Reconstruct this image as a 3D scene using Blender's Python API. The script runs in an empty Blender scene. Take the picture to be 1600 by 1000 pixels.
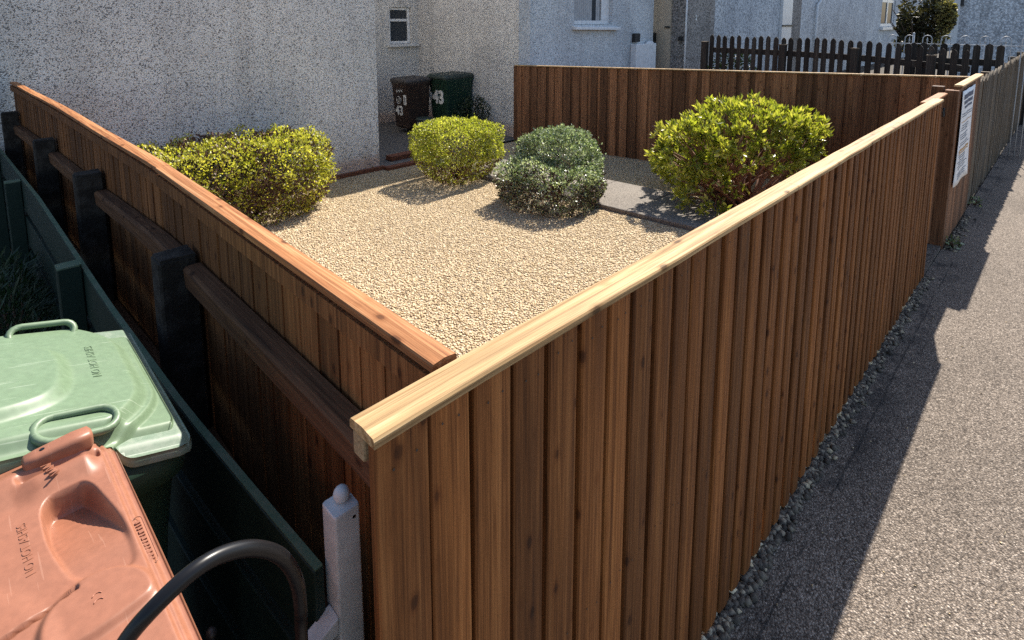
import bpy, math, random
import numpy as np
from mathutils import Vector, Matrix, noise as mn

random.seed(7)
rng = np.random.default_rng(11)
R = math.radians
scene = bpy.context.scene
COL = scene.collection

# World axes: X runs along the front fence (away, to the right), Y along the left fence
# (away, to the left), Z up.  The photographer stands at the origin.

# ------------------------------------------------------------------ helpers
class MB:
    """collects geometry, then links it as ONE mesh object"""
    def __init__(s): s.v = []; s.f = []; s.sm = []; s.mark = None
    def add(s, verts, faces, smooth=False):
        b = len(s.v); s.v += [tuple(map(float, p)) for p in verts]
        s.f += [tuple(b + i for i in f) for f in faces]; s.sm += [smooth] * len(faces)
    def box(s, x0, x1, y0, y1, z0, z1):
        v = [(x0,y0,z0),(x1,y0,z0),(x1,y1,z0),(x0,y1,z0),(x0,y0,z1),(x1,y0,z1),(x1,y1,z1),(x0,y1,z1)]
        s.add(v, [(0,3,2,1),(4,5,6,7),(0,1,5,4),(1,2,6,5),(2,3,7,6),(3,0,4,7)])
    def hexa(s, b, t):
        s.add(list(b)+list(t), [(0,3,2,1),(4,5,6,7),(0,1,5,4),(1,2,6,5),(2,3,7,6),(3,0,4,7)])
    def prism(s, prof, z0, z1, top=None, smooth=False):
        """prof: CCW list of (x,y); top: other outline or per-vertex z list"""
        n = len(prof); tp = top or prof
        zt = z1 if isinstance(z1, (list, tuple)) else [z1]*n
        zb = z0 if isinstance(z0, (list, tuple)) else [z0]*n
        v = [(p[0],p[1],zb[i]) for i,p in enumerate(prof)] + [(p[0],p[1],zt[i]) for i,p in enumerate(tp)]
        b = len(s.v); s.v += v
        s.f.append(tuple(b+i for i in reversed(range(n)))); s.sm.append(False)
        s.f.append(tuple(b+n+i for i in range(n))); s.sm.append(False)
        for i in range(n):
            j = (i+1) % n; s.f.append((b+i,b+j,b+n+j,b+n+i)); s.sm.append(smooth)
    def loft(s, rings, cap=True, smooth=True):
        n = len(rings[0]); b = len(s.v)
        for r in rings: s.v += [tuple(map(float,p)) for p in r]
        for k in range(len(rings)-1):
            for i in range(n):
                j = (i+1) % n
                s.f.append((b+k*n+i, b+k*n+j, b+(k+1)*n+j, b+(k+1)*n+i)); s.sm.append(smooth)
        if cap:
            s.f.append(tuple(b+i for i in reversed(range(n)))); s.sm.append(False)
            e = b+(len(rings)-1)*n
            s.f.append(tuple(e+i for i in range(n))); s.sm.append(False)
    def sweep(s, path, prof, closed=False, smooth=False):
        """horizontal path of (x,y,z); prof of (offset to the left of travel, dz)"""
        P = [Vector(p) for p in path]; rings = []
        for i, p in enumerate(P):
            a = P[max(i-1,0)]; c = P[min(i+1,len(P)-1)]
            d = (c-a); d.z = 0; d.normalize(); nrm = Vector((-d.y, d.x, 0))
            rings.append([p + nrm*o + Vector((0,0,dz)) for o,dz in prof])
        s.loft(rings, True, smooth)
    def tube(s, path, r, n=10, cap=True):
        P = [Vector(p) for p in path]; rings = []; up = None
        for i, p in enumerate(P):
            d = (P[min(i+1,len(P)-1)] - P[max(i-1,0)]).normalized()
            if up is None: up = Vector((0,0,1)) if abs(d.z) < .9 else Vector((1,0,0))
            x = d.cross(up).normalized(); y = x.cross(d).normalized(); up = y
            rr = r[i] if isinstance(r, (list,tuple)) else r
            rings.append([p + (x*math.cos(2*math.pi*k/n) + y*math.sin(2*math.pi*k/n))*rr for k in range(n)])
        s.loft(rings, cap, True)
    def ring(s, path, r, n=8):
        P = [Vector(p) for p in path]; m = len(P); rings = []; up = Vector((0,0,1))
        for i, p in enumerate(P):
            d = (P[(i+1)%m] - P[i-1]).normalized()
            x = d.cross(up).normalized() if abs(d.dot(up)) < .98 else Vector((1,0,0)); y = x.cross(d).normalized()
            rings.append([p + (x*math.cos(2*math.pi*k/n) + y*math.sin(2*math.pi*k/n))*r for k in range(n)])
        rings.append(rings[0]); s.loft(rings, False, True)
    def ball(s, c, r, seg=16, rings=10):
        c = Vector(c); rr = r if isinstance(r, (tuple,list)) else (r,r,r)
        L = []
        for k in range(rings+1):
            t = -math.pi/2 + math.pi*k/rings; t = max(-1.5, min(1.5, t))
            L.append([c + Vector((rr[0]*math.cos(t)*math.cos(2*math.pi*i/seg), rr[1]*math.cos(t)*math.sin(2*math.pi*i/seg), rr[2]*math.sin(t))) for i in range(seg)])
        s.loft(L, True, True)
    def build(s, name, mat, parent=None, local=False, bevel=0):
        me = bpy.data.meshes.new(name)
        off = Vector((0,0,0)) if (parent is None or local) else wloc(parent)
        me.from_pydata([(p[0]-off.x, p[1]-off.y, p[2]-off.z) for p in s.v], [], s.f)
        me.polygons.foreach_set('use_smooth', s.sm)
        me.materials.append(mat)
        if s.mark is not None:
            me.materials.append(s.mark[1]); me.polygons.foreach_set('material_index', [0 if i < s.mark[0] else 1 for i in range(len(s.f))])
        me.update()
        o = bpy.data.objects.new(name, me); COL.objects.link(o)
        if parent is not None: o.parent = parent
        if bevel:
            b = o.modifiers.new('bevel', 'BEVEL'); b.width = bevel; b.segments = 2; b.limit_method = 'ANGLE'; b.angle_limit = R(40)
        return o

def wloc(o):
    v = Vector((0,0,0))
    while o is not None: v += o.location; o = o.parent
    return v

def npmesh(name, V, Fq, mat, parent=None, attr=None, smooth=False):
    """fast mesh from numpy arrays (all faces with the same corner count)"""
    V = np.asarray(V, dtype=np.float32); Fq = np.asarray(Fq, dtype=np.int32)
    if parent is not None:
        w = wloc(parent); V = V - np.array([w.x,w.y,w.z], dtype=np.float32)
    me = bpy.data.meshes.new(name); k = Fq.shape[1]
    me.vertices.add(len(V)); me.vertices.foreach_set('co', V.ravel())
    me.loops.add(Fq.size); me.loops.foreach_set('vertex_index', Fq.ravel())
    me.polygons.add(len(Fq)); me.polygons.foreach_set('loop_start', np.arange(0, Fq.size, k, dtype=np.int32))
    me.polygons.foreach_set('loop_total', np.full(len(Fq), k, dtype=np.int32))
    me.update(calc_edges=True)
    if smooth: me.polygons.foreach_set('use_smooth', np.ones(len(Fq), dtype=bool))
    if attr is not None:
        a = me.attributes.new('tone', 'FLOAT', 'POINT'); a.data.foreach_set('value', np.asarray(attr, dtype=np.float32))
    me.materials.append(mat); me.validate()
    o = bpy.data.objects.new(name, me); COL.objects.link(o)
    if parent is not None: o.parent = parent
    return o

def tag(o, label, cat, group=None, kind=None):
    o['label'] = label; o['category'] = cat
    if group: o['group'] = group
    if kind: o['kind'] = kind
    return o
def thing(name, label, cat, loc, rz=0, group=None):
    o = bpy.data.objects.new(name, None); COL.objects.link(o); o.empty_display_size = .1
    o.location = loc; o.rotation_euler = (0,0,rz)
    return tag(o, label, cat, group)
def struct(o): o['kind'] = 'structure'; return o

def text_mesh(name, body, size, mat, parent, M, extrude=.001, bold=0):
    cu = bpy.data.curves.new(name, 'FONT'); cu.body = body; cu.size = size; cu.extrude = extrude; cu.offset = bold
    cu.align_x = 'CENTER'; cu.align_y = 'CENTER'; cu.resolution_u = 3
    t = bpy.data.objects.new(name, cu); COL.objects.link(t)
    dg = bpy.context.evaluated_depsgraph_get()
    me = bpy.data.meshes.new_from_object(t.evaluated_get(dg)); bpy.data.objects.remove(t)
    me.name = name; me.transform(M); me.materials.clear(); me.materials.append(mat)
    o = bpy.data.objects.new(name, me); COL.objects.link(o); o.parent = parent
    return o

# ------------------------------------------------------------------ materials
def newmat(name):
    m = bpy.data.materials.new(name); m.use_nodes = True
    nt = m.node_tree; return m, nt, nt.nodes, nt.links, nt.nodes['Principled BSDF']
def N(nt, typ, **kw):
    n = nt.nodes.new(typ)
    for k, v in kw.items():
        if k in n.inputs: n.inputs[k].default_value = v
        else: setattr(n, k, v)
    return n
def ramp(nt, stops, interp='LINEAR'):
    n = nt.nodes.new('ShaderNodeValToRGB'); n.color_ramp.interpolation = interp
    e = n.color_ramp.elements
    while len(e) < len(stops): e.new(.5)
    for i, (p, c) in enumerate(stops): e[i].position = p; e[i].color = (*c, 1) if len(c) == 3 else c
    return n
def mixc(nt, fac, a, b, blend='MIX'):
    n = nt.nodes.new('ShaderNodeMix'); n.data_type = 'RGBA'; n.blend_type = blend
    for sock, val in ((n.inputs[0], fac), (n.inputs[6], a), (n.inputs[7], b)):
        if hasattr(val, 'is_output'): nt.links.new(val, sock)
        elif isinstance(val, (tuple, list)): sock.default_value = (*val, 1) if len(val) == 3 else val
        else: sock.default_value = val
    return n.outputs[2]
def mth(nt, op, a, b=0.0):
    n = nt.nodes.new('ShaderNodeMath'); n.operation = op
    for i, val in enumerate((a, b)):
        if hasattr(val, 'is_output'): nt.links.new(val, n.inputs[i])
        else: n.inputs[i].default_value = val
    return n.outputs[0]
def coords(nt, scale=(1,1,1), perisland=False, rot=(0,0,0)):
    tc = nt.nodes.new('ShaderNodeTexCoord'); mp = nt.nodes.new('ShaderNodeMapping')
    mp.inputs['Scale'].default_value = scale; mp.inputs['Rotation'].default_value = rot
    src = tc.outputs['Object']
    if perisland:
        g = nt.nodes.new('ShaderNodeNewGeometry')
        cb = nt.nodes.new('ShaderNodeCombineXYZ')
        for i, k in enumerate((37.0, 61.0, 23.0)): nt.links.new(mth(nt, 'MULTIPLY', g.outputs['Random Per Island'], k), cb.inputs[i])
        ad = nt.nodes.new('ShaderNodeVectorMath'); ad.operation = 'ADD'
        nt.links.new(src, ad.inputs[0]); nt.links.new(cb.outputs[0], ad.inputs[1]); src = ad.outputs[0]
    nt.links.new(src, mp.inputs['Vector']); return mp.outputs[0]
def bump(nt, b, h, strength=.4, dist=.002):
    n = nt.nodes.new('ShaderNodeBump'); n.inputs['Strength'].default_value = strength; n.inputs['Distance'].default_value = dist
    nt.links.new(h, n.inputs['Height']); nt.links.new(n.outputs[0], b.inputs['Normal'])

def wood(name, dark, mid, light, axis='z', knots=True, rough=.75, spread=.35, grey=None):
    m, nt, nd, lk, b = newmat(name)
    ax = lambda a, l: {'z': (a,a,l), 'x': (l,a,a), 'y': (a,l,a)}[axis]
    c = coords(nt, ax(75,1.5), True)                    # growth rings, long streaks
    n1 = N(nt, 'ShaderNodeTexNoise', Scale=1.0, Detail=6.0, Roughness=.68, Distortion=.6); lk.new(c, n1.inputs['Vector'])
    cf = coords(nt, ax(330,5.0), True)                  # fine fibres
    n4 = N(nt, 'ShaderNodeTexNoise', Scale=1.0, Detail=3.0, Roughness=.6); lk.new(cf, n4.inputs['Vector'])
    cb = coords(nt, ax(7,1.1), True)                    # broad tone
    n3 = N(nt, 'ShaderNodeTexNoise', Scale=1.0, Detail=3.0); lk.new(cb, n3.inputs['Vector'])
    rp = ramp(nt, [(.34, dark), (.5, mid), (.66, light)]); lk.new(n1.outputs['Fac'], rp.inputs[0])
    col = rp.outputs[0]
    fg = ramp(nt, [(.34, (.66,.63,.60)), (.5, (1,1,1)), (.68, (1.2,1.18,1.15))]); lk.new(n4.outputs['Fac'], fg.inputs[0])
    col = mixc(nt, .8, col, fg.outputs[0], 'MULTIPLY')
    g = nt.nodes.new('ShaderNodeNewGeometry')
    tr = ramp(nt, [(0, (1-spread,)*3), (.5, (1,1,1)), (1, (1+spread, 1+spread*.95, 1+spread*.85))]); lk.new(g.outputs['Random Per Island'], tr.inputs[0])
    col = mixc(nt, 1.0, col, tr.outputs[0], 'MULTIPLY')
    br = ramp(nt, [(.32, (.72,.70,.68)), (.62, (1.1,1.09,1.06))]); lk.new(n3.outputs['Fac'], br.inputs[0])
    col = mixc(nt, .8, col, br.outputs[0], 'MULTIPLY')
    if knots:
        ck = coords(nt, ax(23,12), True)
        nz = N(nt, 'ShaderNodeTexNoise', Scale=3.0, Detail=2.0); lk.new(ck, nz.inputs['Vector'])
        vo = N(nt, 'ShaderNodeTexVoronoi', Scale=1.0); lk.new(ck, vo.inputs['Vector'])
        sc = nt.nodes.new('ShaderNodeSeparateColor'); lk.new(vo.outputs['Color'], sc.inputs[0])
        dd = mth(nt, 'ADD', vo.outputs['Distance'], mth(nt, 'MULTIPLY', mth(nt, 'SUBTRACT', nz.outputs['Fac'], .5), .12))
        kr = ramp(nt, [(.08, (.16,.11,.07)), (.15, (.30,.22,.15)), (.19, (.72,.64,.55)), (.34, (1,1,1))]); lk.new(dd, kr.inputs[0])
        col = mixc(nt, mth(nt, 'MULTIPLY', mth(nt, 'GREATER_THAN', sc.outputs[1], .66), .8), col, kr.outputs[0], 'MULTIPLY')
    if grey:
        cg = coords(nt, (1.3,1.3,1.3)); ng = N(nt, 'ShaderNodeTexNoise', Scale=2.5, Detail=6.0); lk.new(cg, ng.inputs['Vector'])
        gr = ramp(nt, [(.45, (0,0,0)), (.65, (1,1,1))]); lk.new(ng.outputs['Fac'], gr.inputs[0])
        col = mixc(nt, mth(nt, 'MULTIPLY', gr.outputs[0], .6), col, grey)
    lk.new(col, b.inputs['Base Color']); b.inputs['Roughness'].default_value = rough
    b.inputs['Specular IOR Level'].default_value = .25
    bump(nt, b, mth(nt, 'ADD', n1.outputs['Fac'], mth(nt, 'MULTIPLY', n4.outputs['Fac'], .5)), .4, .002)
    return m

def paint(name, col, rough=.45, dirt=None, dscale=6, amount=.5, spec=.5, bumpy=.0, scratch=None):
    m, nt, nd, lk, b = newmat(name)
    c = coords(nt); n1 = N(nt, 'ShaderNodeTexNoise', Scale=dscale, Detail=8.0, Roughness=.7); lk.new(c, n1.inputs['Vector'])
    rp = ramp(nt, [(.45, (0,0,0)), (.75, (amount,)*3)]); lk.new(n1.outputs['Fac'], rp.inputs[0])
    n2 = N(nt, 'ShaderNodeTexNoise', Scale=dscale*9, Detail=4.0); lk.new(c, n2.inputs['Vector'])
    v = ramp(nt, [(.3, (.9,.9,.9)), (.7, (1.08,1.08,1.08))]); lk.new(n2.outputs['Fac'], v.inputs[0])
    base = mixc(nt, 1.0, col, v.outputs[0], 'MULTIPLY')
    o = mixc(nt, rp.outputs[0], base, dirt if dirt else tuple(x*.6 for x in col))
    if scratch:
        for ang, th in ((.5,.74),(-.9,.75),(1.9,.755)):
            cs = coords(nt, (7,190,7), False, (0,0,ang)); ns = N(nt, 'ShaderNodeTexNoise', Scale=1.0, Detail=1.0); lk.new(cs, ns.inputs['Vector'])
            o = mixc(nt, mth(nt, 'MULTIPLY', mth(nt, 'GREATER_THAN', ns.outputs['Fac'], th), .55), o, scratch)
        ng = N(nt, 'ShaderNodeTexNoise', Scale=3.1, Detail=9.0, Roughness=.75); lk.new(c, ng.inputs['Vector'])
        gr = ramp(nt, [(.50, (0,0,0)), (.72, (.35,.35,.35))]); lk.new(ng.outputs['Fac'], gr.inputs[0])
        o = mixc(nt, gr.outputs[0], o, tuple(x*.62 for x in col))
    lk.new(o, b.inputs['Base Color'])
    rr = mth(nt, 'ADD', mth(nt, 'MULTIPLY', n1.outputs['Fac'], .25), rough-.1); lk.new(rr, b.inputs['Roughness'])
    b.inputs['Specular IOR Level'].default_value = spec
    if bumpy: bump(nt, b, n2.outputs['Fac'], bumpy, .002)
    return m

def plain(name, col, rough=.5, metal=0, spec=.5):
    m, nt, nd, lk, b = newmat(name); c = coords(nt)
    n1 = N(nt, 'ShaderNodeTexNoise', Scale=14.0, Detail=5.0); lk.new(c, n1.inputs['Vector'])
    v = ramp(nt, [(.3, tuple(x*.85 for x in col)), (.7, tuple(min(1,x*1.1) for x in col))]); lk.new(n1.outputs['Fac'], v.inputs[0])
    lk.new(v.outputs[0], b.inputs['Base Color']); b.inputs['Roughness'].default_value = rough
    b.inputs['Metallic'].default_value = metal; b.inputs['Specular IOR Level'].default_value = spec
    return m

def pebbledash(name, light, mid, dark, stain=None, stain_z=.2, scale=48, tint=None):
    m, nt, nd, lk, b = newmat(name); c = coords(nt)
    vo = N(nt, 'ShaderNodeTexVoronoi', Scale=float(scale)); lk.new(c, vo.inputs['Vector'])
    sp = nt.nodes.new('ShaderNodeSeparateColor'); lk.new(vo.outputs['Color'], sp.inputs[0])
    rp = ramp(nt, [(0, dark), (.16, dark), (.26, mid), (.62, mid), (.74, light), (1, light)]); lk.new(sp.outputs[0], rp.inputs[0])
    ed = ramp(nt, [(.0, (1,1,1)), (.42, (1,1,1)), (.62, (.45,.44,.43))]); lk.new(vo.outputs['Distance'], ed.inputs[0])
    col = mixc(nt, .55, rp.outputs[0], ed.outputs[0], 'MULTIPLY')
    n1 = N(nt, 'ShaderNodeTexNoise', Scale=.9, Detail=7.0, Roughness=.6); lk.new(c, n1.inputs['Vector'])
    w = ramp(nt, [(.3, (.80,.80,.81)), (.65, (1.06,1.05,1.03))]); lk.new(n1.outputs['Fac'], w.inputs[0])
    col = mixc(nt, 1.0, col, w.outputs[0], 'MULTIPLY')
    cs = coords(nt, (3.5,3.5,.22)); n2 = N(nt, 'ShaderNodeTexNoise', Scale=1.0, Detail=5.0); lk.new(cs, n2.inputs['Vector'])
    s2 = ramp(nt, [(.35, (.80,.79,.78)), (.55, (1,1,1))]); lk.new(n2.outputs['Fac'], s2.inputs[0])
    col = mixc(nt, .6, col, s2.outputs[0], 'MULTIPLY')
    if stain:
        g = nt.nodes.new('ShaderNodeNewGeometry'); sx = nt.nodes.new('ShaderNodeSeparateXYZ'); lk.new(g.outputs['Position'], sx.inputs[0])
        zz = mth(nt, 'ADD', sx.outputs[2], mth(nt, 'MULTIPLY', mth(nt, 'SUBTRACT', n1.outputs['Fac'], .5), .25))
        mr = nt.nodes.new('ShaderNodeMapRange'); lk.new(zz, mr.inputs[0])
        mr.inputs[1].default_value = stain_z; mr.inputs[2].default_value = stain_z-.12; mr.inputs[3].default_value = 0; mr.inputs[4].default_value = .65
        col = mixc(nt, mr.outputs[0], col, mixc(nt, 1.0, col, stain, 'MULTIPLY'))
    lk.new(col, b.inputs['Base Color']); b.inputs['Roughness'].default_value = .9; b.inputs['Specular IOR Level'].default_value = .2
    bump(nt, b, mth(nt, 'SUBTRACT', 1.0, vo.outputs['Distance']), .8, .008)
    return m

def stones(name, stops, scale, bs=.8, bd=.01, big=(.85,1.1), extra=None):
    m, nt, nd, lk, b = newmat(name); c = coords(nt)
    vo = N(nt, 'ShaderNodeTexVoronoi', Scale=float(scale)); lk.new(c, vo.inputs['Vector'])
    sp = nt.nodes.new('ShaderNodeSeparateColor'); lk.new(vo.outputs['Color'], sp.inputs[0])
    rp = ramp(nt, stops); lk.new(sp.outputs[0], rp.inputs[0])
    ed = ramp(nt, [(.35, (1,1,1)), (.65, (.45,.43,.42))]); lk.new(vo.outputs['Distance'], ed.inputs[0])
    col = mixc(nt, .8, rp.outputs[0], ed.outputs[0], 'MULTIPLY')
    n1 = N(nt, 'ShaderNodeTexNoise', Scale=.8, Detail=7.0); lk.new(c, n1.inputs['Vector'])
    w = ramp(nt, [(.3, (big[0],)*3), (.7, (big[1],)*3)]); lk.new(n1.outputs['Fac'], w.inputs[0])
    col = mixc(nt, 1.0, col, w.outputs[0], 'MULTIPLY')
    if extra: col = extra(nt, lk, c, col)
    lk.new(col, b.inputs['Base Color']); b.inputs['Roughness'].default_value = .85; b.inputs['Specular IOR Level'].default_value = .25
    bump(nt, b, mth(nt, 'SUBTRACT', 1.0, vo.outputs['Distance']), bs, bd)
    return m

def island(name, stops, rough=.8, spec=.25):
    m, nt, nd, lk, b = newmat(name)
    g = nt.nodes.new('ShaderNodeNewGeometry'); rp = ramp(nt, stops); lk.new(g.outputs['Random Per Island'], rp.inputs[0])
    c = coords(nt); n1 = N(nt, 'ShaderNodeTexNoise', Scale=140.0, Detail=3.0); lk.new(c, n1.inputs['Vector'])
    w = ramp(nt, [(.3, (.8,.8,.8)), (.7, (1.12,1.12,1.12))]); lk.new(n1.outputs['Fac'], w.inputs[0])
    lk.new(mixc(nt, 1.0, rp.outputs[0], w.outputs[0], 'MULTIPLY'), b.inputs['Base Color'])
    b.inputs['Roughness'].default_value = rough; b.inputs['Specular IOR Level'].default_value = spec
    return m

def leafmat(name, stops, dead, rough=.4, trans=.4, tcol=(1.3,1.35,.6), spec=.5):
    """tone: 0..1 hue of the live leaf, above 1 = dead / woody leaf"""
    m, nt, nd, lk, b = newmat(name)
    at = nt.nodes.new('ShaderNodeAttribute'); at.attribute_name = 'tone'
    rp = ramp(nt, stops); lk.new(at.outputs['Fac'], rp.inputs[0])
    g = nt.nodes.new('ShaderNodeNewGeometry')
    v = ramp(nt, [(0, (.7,.7,.7)), (1, (1.25,1.25,1.2))]); lk.new(g.outputs['Random Per Island'], v.inputs[0])
    col = mixc(nt, 1.0, rp.outputs[0], v.outputs[0], 'MULTIPLY')
    isdead = mth(nt, 'GREATER_THAN', at.outputs['Fac'], 1.5)
    col = mixc(nt, isdead, col, dead)
    lk.new(col, b.inputs['Base Color']); b.inputs['Roughness'].default_value = rough; b.inputs['Specular IOR Level'].default_value = spec
    tr = nt.nodes.new('ShaderNodeBsdfTranslucent'); lk.new(mixc(nt, 1.0, col, tcol, 'MULTIPLY'), tr.inputs['Color'])
    ms = nt.nodes.new('ShaderNodeMixShader')
    lk.new(mth(nt, 'MULTIPLY', mth(nt, 'SUBTRACT', 1.0, isdead), trans), ms.inputs[0])
    lk.new(b.outputs[0], ms.inputs[1]); lk.new(tr.outputs[0], ms.inputs[2])
    lk.new(ms.outputs[0], nt.nodes['Material Output'].inputs['Surface'])
    return m

W_front = wood('stained_brown_boards', (.095,.031,.007), (.205,.074,.020), (.31,.126,.039), 'z', True, .7, .3)
W_frontback = wood('brown_boards_gap_shade_in_colour', (.045,.02,.010), (.09,.04,.018), (.14,.065,.03), 'z', True, .75, .3)  # darker copy of the front boards; shade of the gaps put into the colour
W_left = wood('stained_brown_boards_weathered', (.085,.032,.011), (.185,.074,.025), (.27,.117,.044), 'z', True, .75, .35)
W_back = wood('stained_red_brown_boards', (.10,.043,.021), (.21,.095,.046), (.31,.155,.08), 'z', True, .75, .5)
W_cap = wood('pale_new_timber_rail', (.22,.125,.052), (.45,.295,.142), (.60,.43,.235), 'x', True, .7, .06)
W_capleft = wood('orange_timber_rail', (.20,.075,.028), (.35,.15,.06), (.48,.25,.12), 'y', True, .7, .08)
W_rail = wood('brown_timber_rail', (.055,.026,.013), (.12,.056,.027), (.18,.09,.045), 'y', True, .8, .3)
W_railx = wood('pale_rough_rail', (.20,.13,.07), (.36,.25,.14), (.45,.33,.2), 'x', False, .85, .1)
W_old = wood('old_grey_boards', (.055,.042,.029), (.12,.092,.063), (.20,.162,.115), 'z', True, .85, .35, (.11,.10,.085))
W_dark = wood('black_stained_timber', (.010,.010,.011), (.022,.021,.021), (.042,.040,.038), 'z', False, .8, .3)
W_picket = wood('dark_picket_timber', (.022,.018,.016), (.042,.036,.031), (.075,.065,.056), 'z', False, .85, .35)
P_post = paint('black_tarred_concrete', (.020,.0155,.012), .8, (.10,.088,.075), 13, .8, .3, 2.0)
P_green = paint('dark_green_fence_paint', (.005,.020,.014), .6, (.014,.030,.021), 5, .6, .4, .5)
P_greenedge = paint('green_edge_sunlight_in_colour', (.07,.12,.075), .7, (.15,.17,.125), 18, .9, .3, .5)  # paler green: sunlight on the top edges put into the colour
P_white = paint('white_metal_paint', (.66,.71,.71), .38, (.26,.24,.19), 3, .45, .5)
P_upvc = plain('white_window_plastic', (.75,.76,.77), .35)
P_sill = plain('pale_sill', (.62,.62,.62), .6)
P_black = plain('black_rubber', (.008,.008,.009), .33, 0, .3)
P_iron = plain('black_iron', (.02,.02,.02), .5)
P_beige = plain('beige_door_paint', (.50,.42,.32), .6)
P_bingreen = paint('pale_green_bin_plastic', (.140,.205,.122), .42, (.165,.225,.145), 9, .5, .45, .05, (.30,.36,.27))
P_binlip = paint('pale_green_bin_rim_with_worn_white_paint', (.150,.21,.15), .45, (.28,.31,.255), 40, .8, .45)
P_binorange = paint('salmon_bin_plastic', (.285,.117,.069), .40, (.26,.113,.07), 8, .4, .45, .05, (.36,.18,.12))
P_binembg = plain('pale_green_emboss', (.165,.265,.155), .45)
P_binembo = plain('salmon_emboss', (.36,.138,.082), .45)
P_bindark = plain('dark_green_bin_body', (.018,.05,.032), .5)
P_binlidg = plain('grey_green_bin_lid', (.035,.05,.042), .5)
P_binbrown = plain('brown_bin_plastic', (.05,.030,.022), .5)
P_binlidb = plain('brown_grey_bin_lid', (.05,.042,.038), .5)
P_num = plain('white_sticker', (.72,.72,.70), .6)
P_grey = plain('grey_bucket_plastic', (.11,.12,.13), .5)
P_glass, _nt, _nd, _lk, _b = newmat('window_glass')
_b.inputs['Base Color'].default_value = (.055,.062,.070,1); _b.inputs['Roughness'].default_value = .06; _b.inputs['Specular IOR Level'].default_value = .25; _b.inputs['IOR'].default_value = 1.12
P_blind = plain('grey_vertical_blind', (.40,.41,.42), .8)
P_paper = plain('poster_paper', (.84,.84,.84), .5)
P_pblue = plain('poster_blue_ink', (.05,.07,.13), .6)
P_pgrey = plain('poster_grey_ink', (.16,.17,.20), .6)
P_porange = plain('poster_orange_ink', (.55,.30,.10), .6)
P_terra = stones('terracotta_brick', [(0,(.16,.06,.035)),(1,(.28,.11,.06))], 60, .3, .004)
P_twig = plain('brown_twig', (.10,.052,.032), .85)
P_trunk = plain('brown_bark', (.07,.045,.03), .9)
P_bow = plain('pale_galvanised_wire', (.42,.44,.46), .5)
M_dashA = pebbledash('white_pebbledash', (.92,.90,.87), (.885,.86,.82), (.25,.24,.235), (.86,.60,.48), .05, 105)
M_dashB = pebbledash('pale_blue_pebbledash', (.86,.90,.93), (.74,.79,.83), (.34,.37,.40), None, 0, 80)
M_dashC = pebbledash('pale_blue_render', (.78,.83,.87), (.68,.72,.76), (.42,.45,.48), None, 0, 22)
M_dashD = pebbledash('grey_dash', (.46,.43,.41), (.35,.33,.31), (.16,.15,.14), None, 0, 34)
GRAVEL = [(0,(.44,.32,.18)),(.3,(.60,.465,.285)),(.6,(.68,.545,.36)),(.86,(.76,.64,.46)),(.95,(.48,.36,.23)),(1,(.30,.24,.18))]
M_gravel = stones('cream_gravel_bed', GRAVEL, 85, .9, .012)
M_pebble = island('cream_pebble', GRAVEL)
M_kerbst = island('grey_chipping', [(0,(.05,.042,.035)),(.5,(.13,.11,.088)),(.82,(.25,.21,.16)),(1,(.50,.41,.28))])
def tarmac_extra(nt, lk, c, col):
    n = N(nt, 'ShaderNodeTexNoise', Scale=3.2, Detail=7.0, Roughness=.65); lk.new(c, n.inputs['Vector'])
    g = nt.nodes.new('ShaderNodeNewGeometry'); sx = nt.nodes.new('ShaderNodeSeparateXYZ'); lk.new(g.outputs['Position'], sx.inputs[0])
    wob = mth(nt, 'ADD', sx.outputs[1], mth(nt, 'MULTIPLY', mth(nt, 'SUBTRACT', n.outputs['Fac'], .5), .07))
    cr = mth(nt, 'LESS_THAN', mth(nt, 'ABSOLUTE', mth(nt, 'SUBTRACT', wob, .535)), .0045)
    col = mixc(nt, mth(nt, 'MULTIPLY', mth(nt, 'MULTIPLY', cr, mth(nt, 'GREATER_THAN', n.outputs['Fac'], .47)), .6), col, (.02,.02,.02))
    mr = nt.nodes.new('ShaderNodeMapRange'); lk.new(sx.outputs[1], mr.inputs[0])
    mr.inputs[1].default_value = .40; mr.inputs[2].default_value = .56; mr.inputs[3].default_value = 0; mr.inputs[4].default_value = 1
    st = ramp(nt, [(.52, (0,0,0)), (.60, (1,1,1))]); lk.new(n.outputs['Fac'], st.inputs[0])
    return mixc(nt, mth(nt, 'MULTIPLY', mth(nt, 'MULTIPLY', mr.outputs[0], st.outputs[0]), .7), col, (.02,.02,.022))
M_tarmac = stones('weathered_tarmac', [(0,(.085,.068,.055)),(.35,(.20,.165,.136)),(.7,(.275,.228,.187)),(.92,(.36,.30,.25)),(1,(.52,.45,.38))], 150, .9, .006, (.76,1.12), tarmac_extra)
M_path = stones('grey_concrete_slab', [(0,(.19,.17,.15)),(1,(.30,.265,.23))], 90, .5, .004)
M_paving = stones('dark_yard_paving', [(0,(.12,.11,.10)),(1,(.20,.185,.17))], 60, .4, .004)
M_soil = stones('dark_soil', [(0,(.03,.024,.018)),(1,(.075,.06,.045))], 30, .8, .02)
L_lime = leafmat('lime_hedge_leaf', [(0,(.12,.15,.016)),(.5,(.37,.39,.05)),(1,(.66,.61,.15))], (.115,.06,.042), .45, .42)
L_gold = leafmat('golden_hedge_leaf', [(0,(.12,.15,.022)),(.5,(.33,.36,.05)),(1,(.62,.60,.16))], (.15,.075,.05), .45, .42)
L_box = leafmat('grey_green_box_leaf', [(0,(.06,.085,.035)),(.45,(.165,.215,.105)),(1,(.58,.61,.45))], (.085,.055,.04), .30, .22, (1.2,1.4,.7), .7)
L_choi = leafmat('glossy_yellow_green_leaf', [(0,(.09,.13,.016)),(.5,(.31,.34,.05)),(1,(.62,.57,.18))], (.14,.06,.04), .32, .40, (1.3,1.35,.5), .6)
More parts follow.
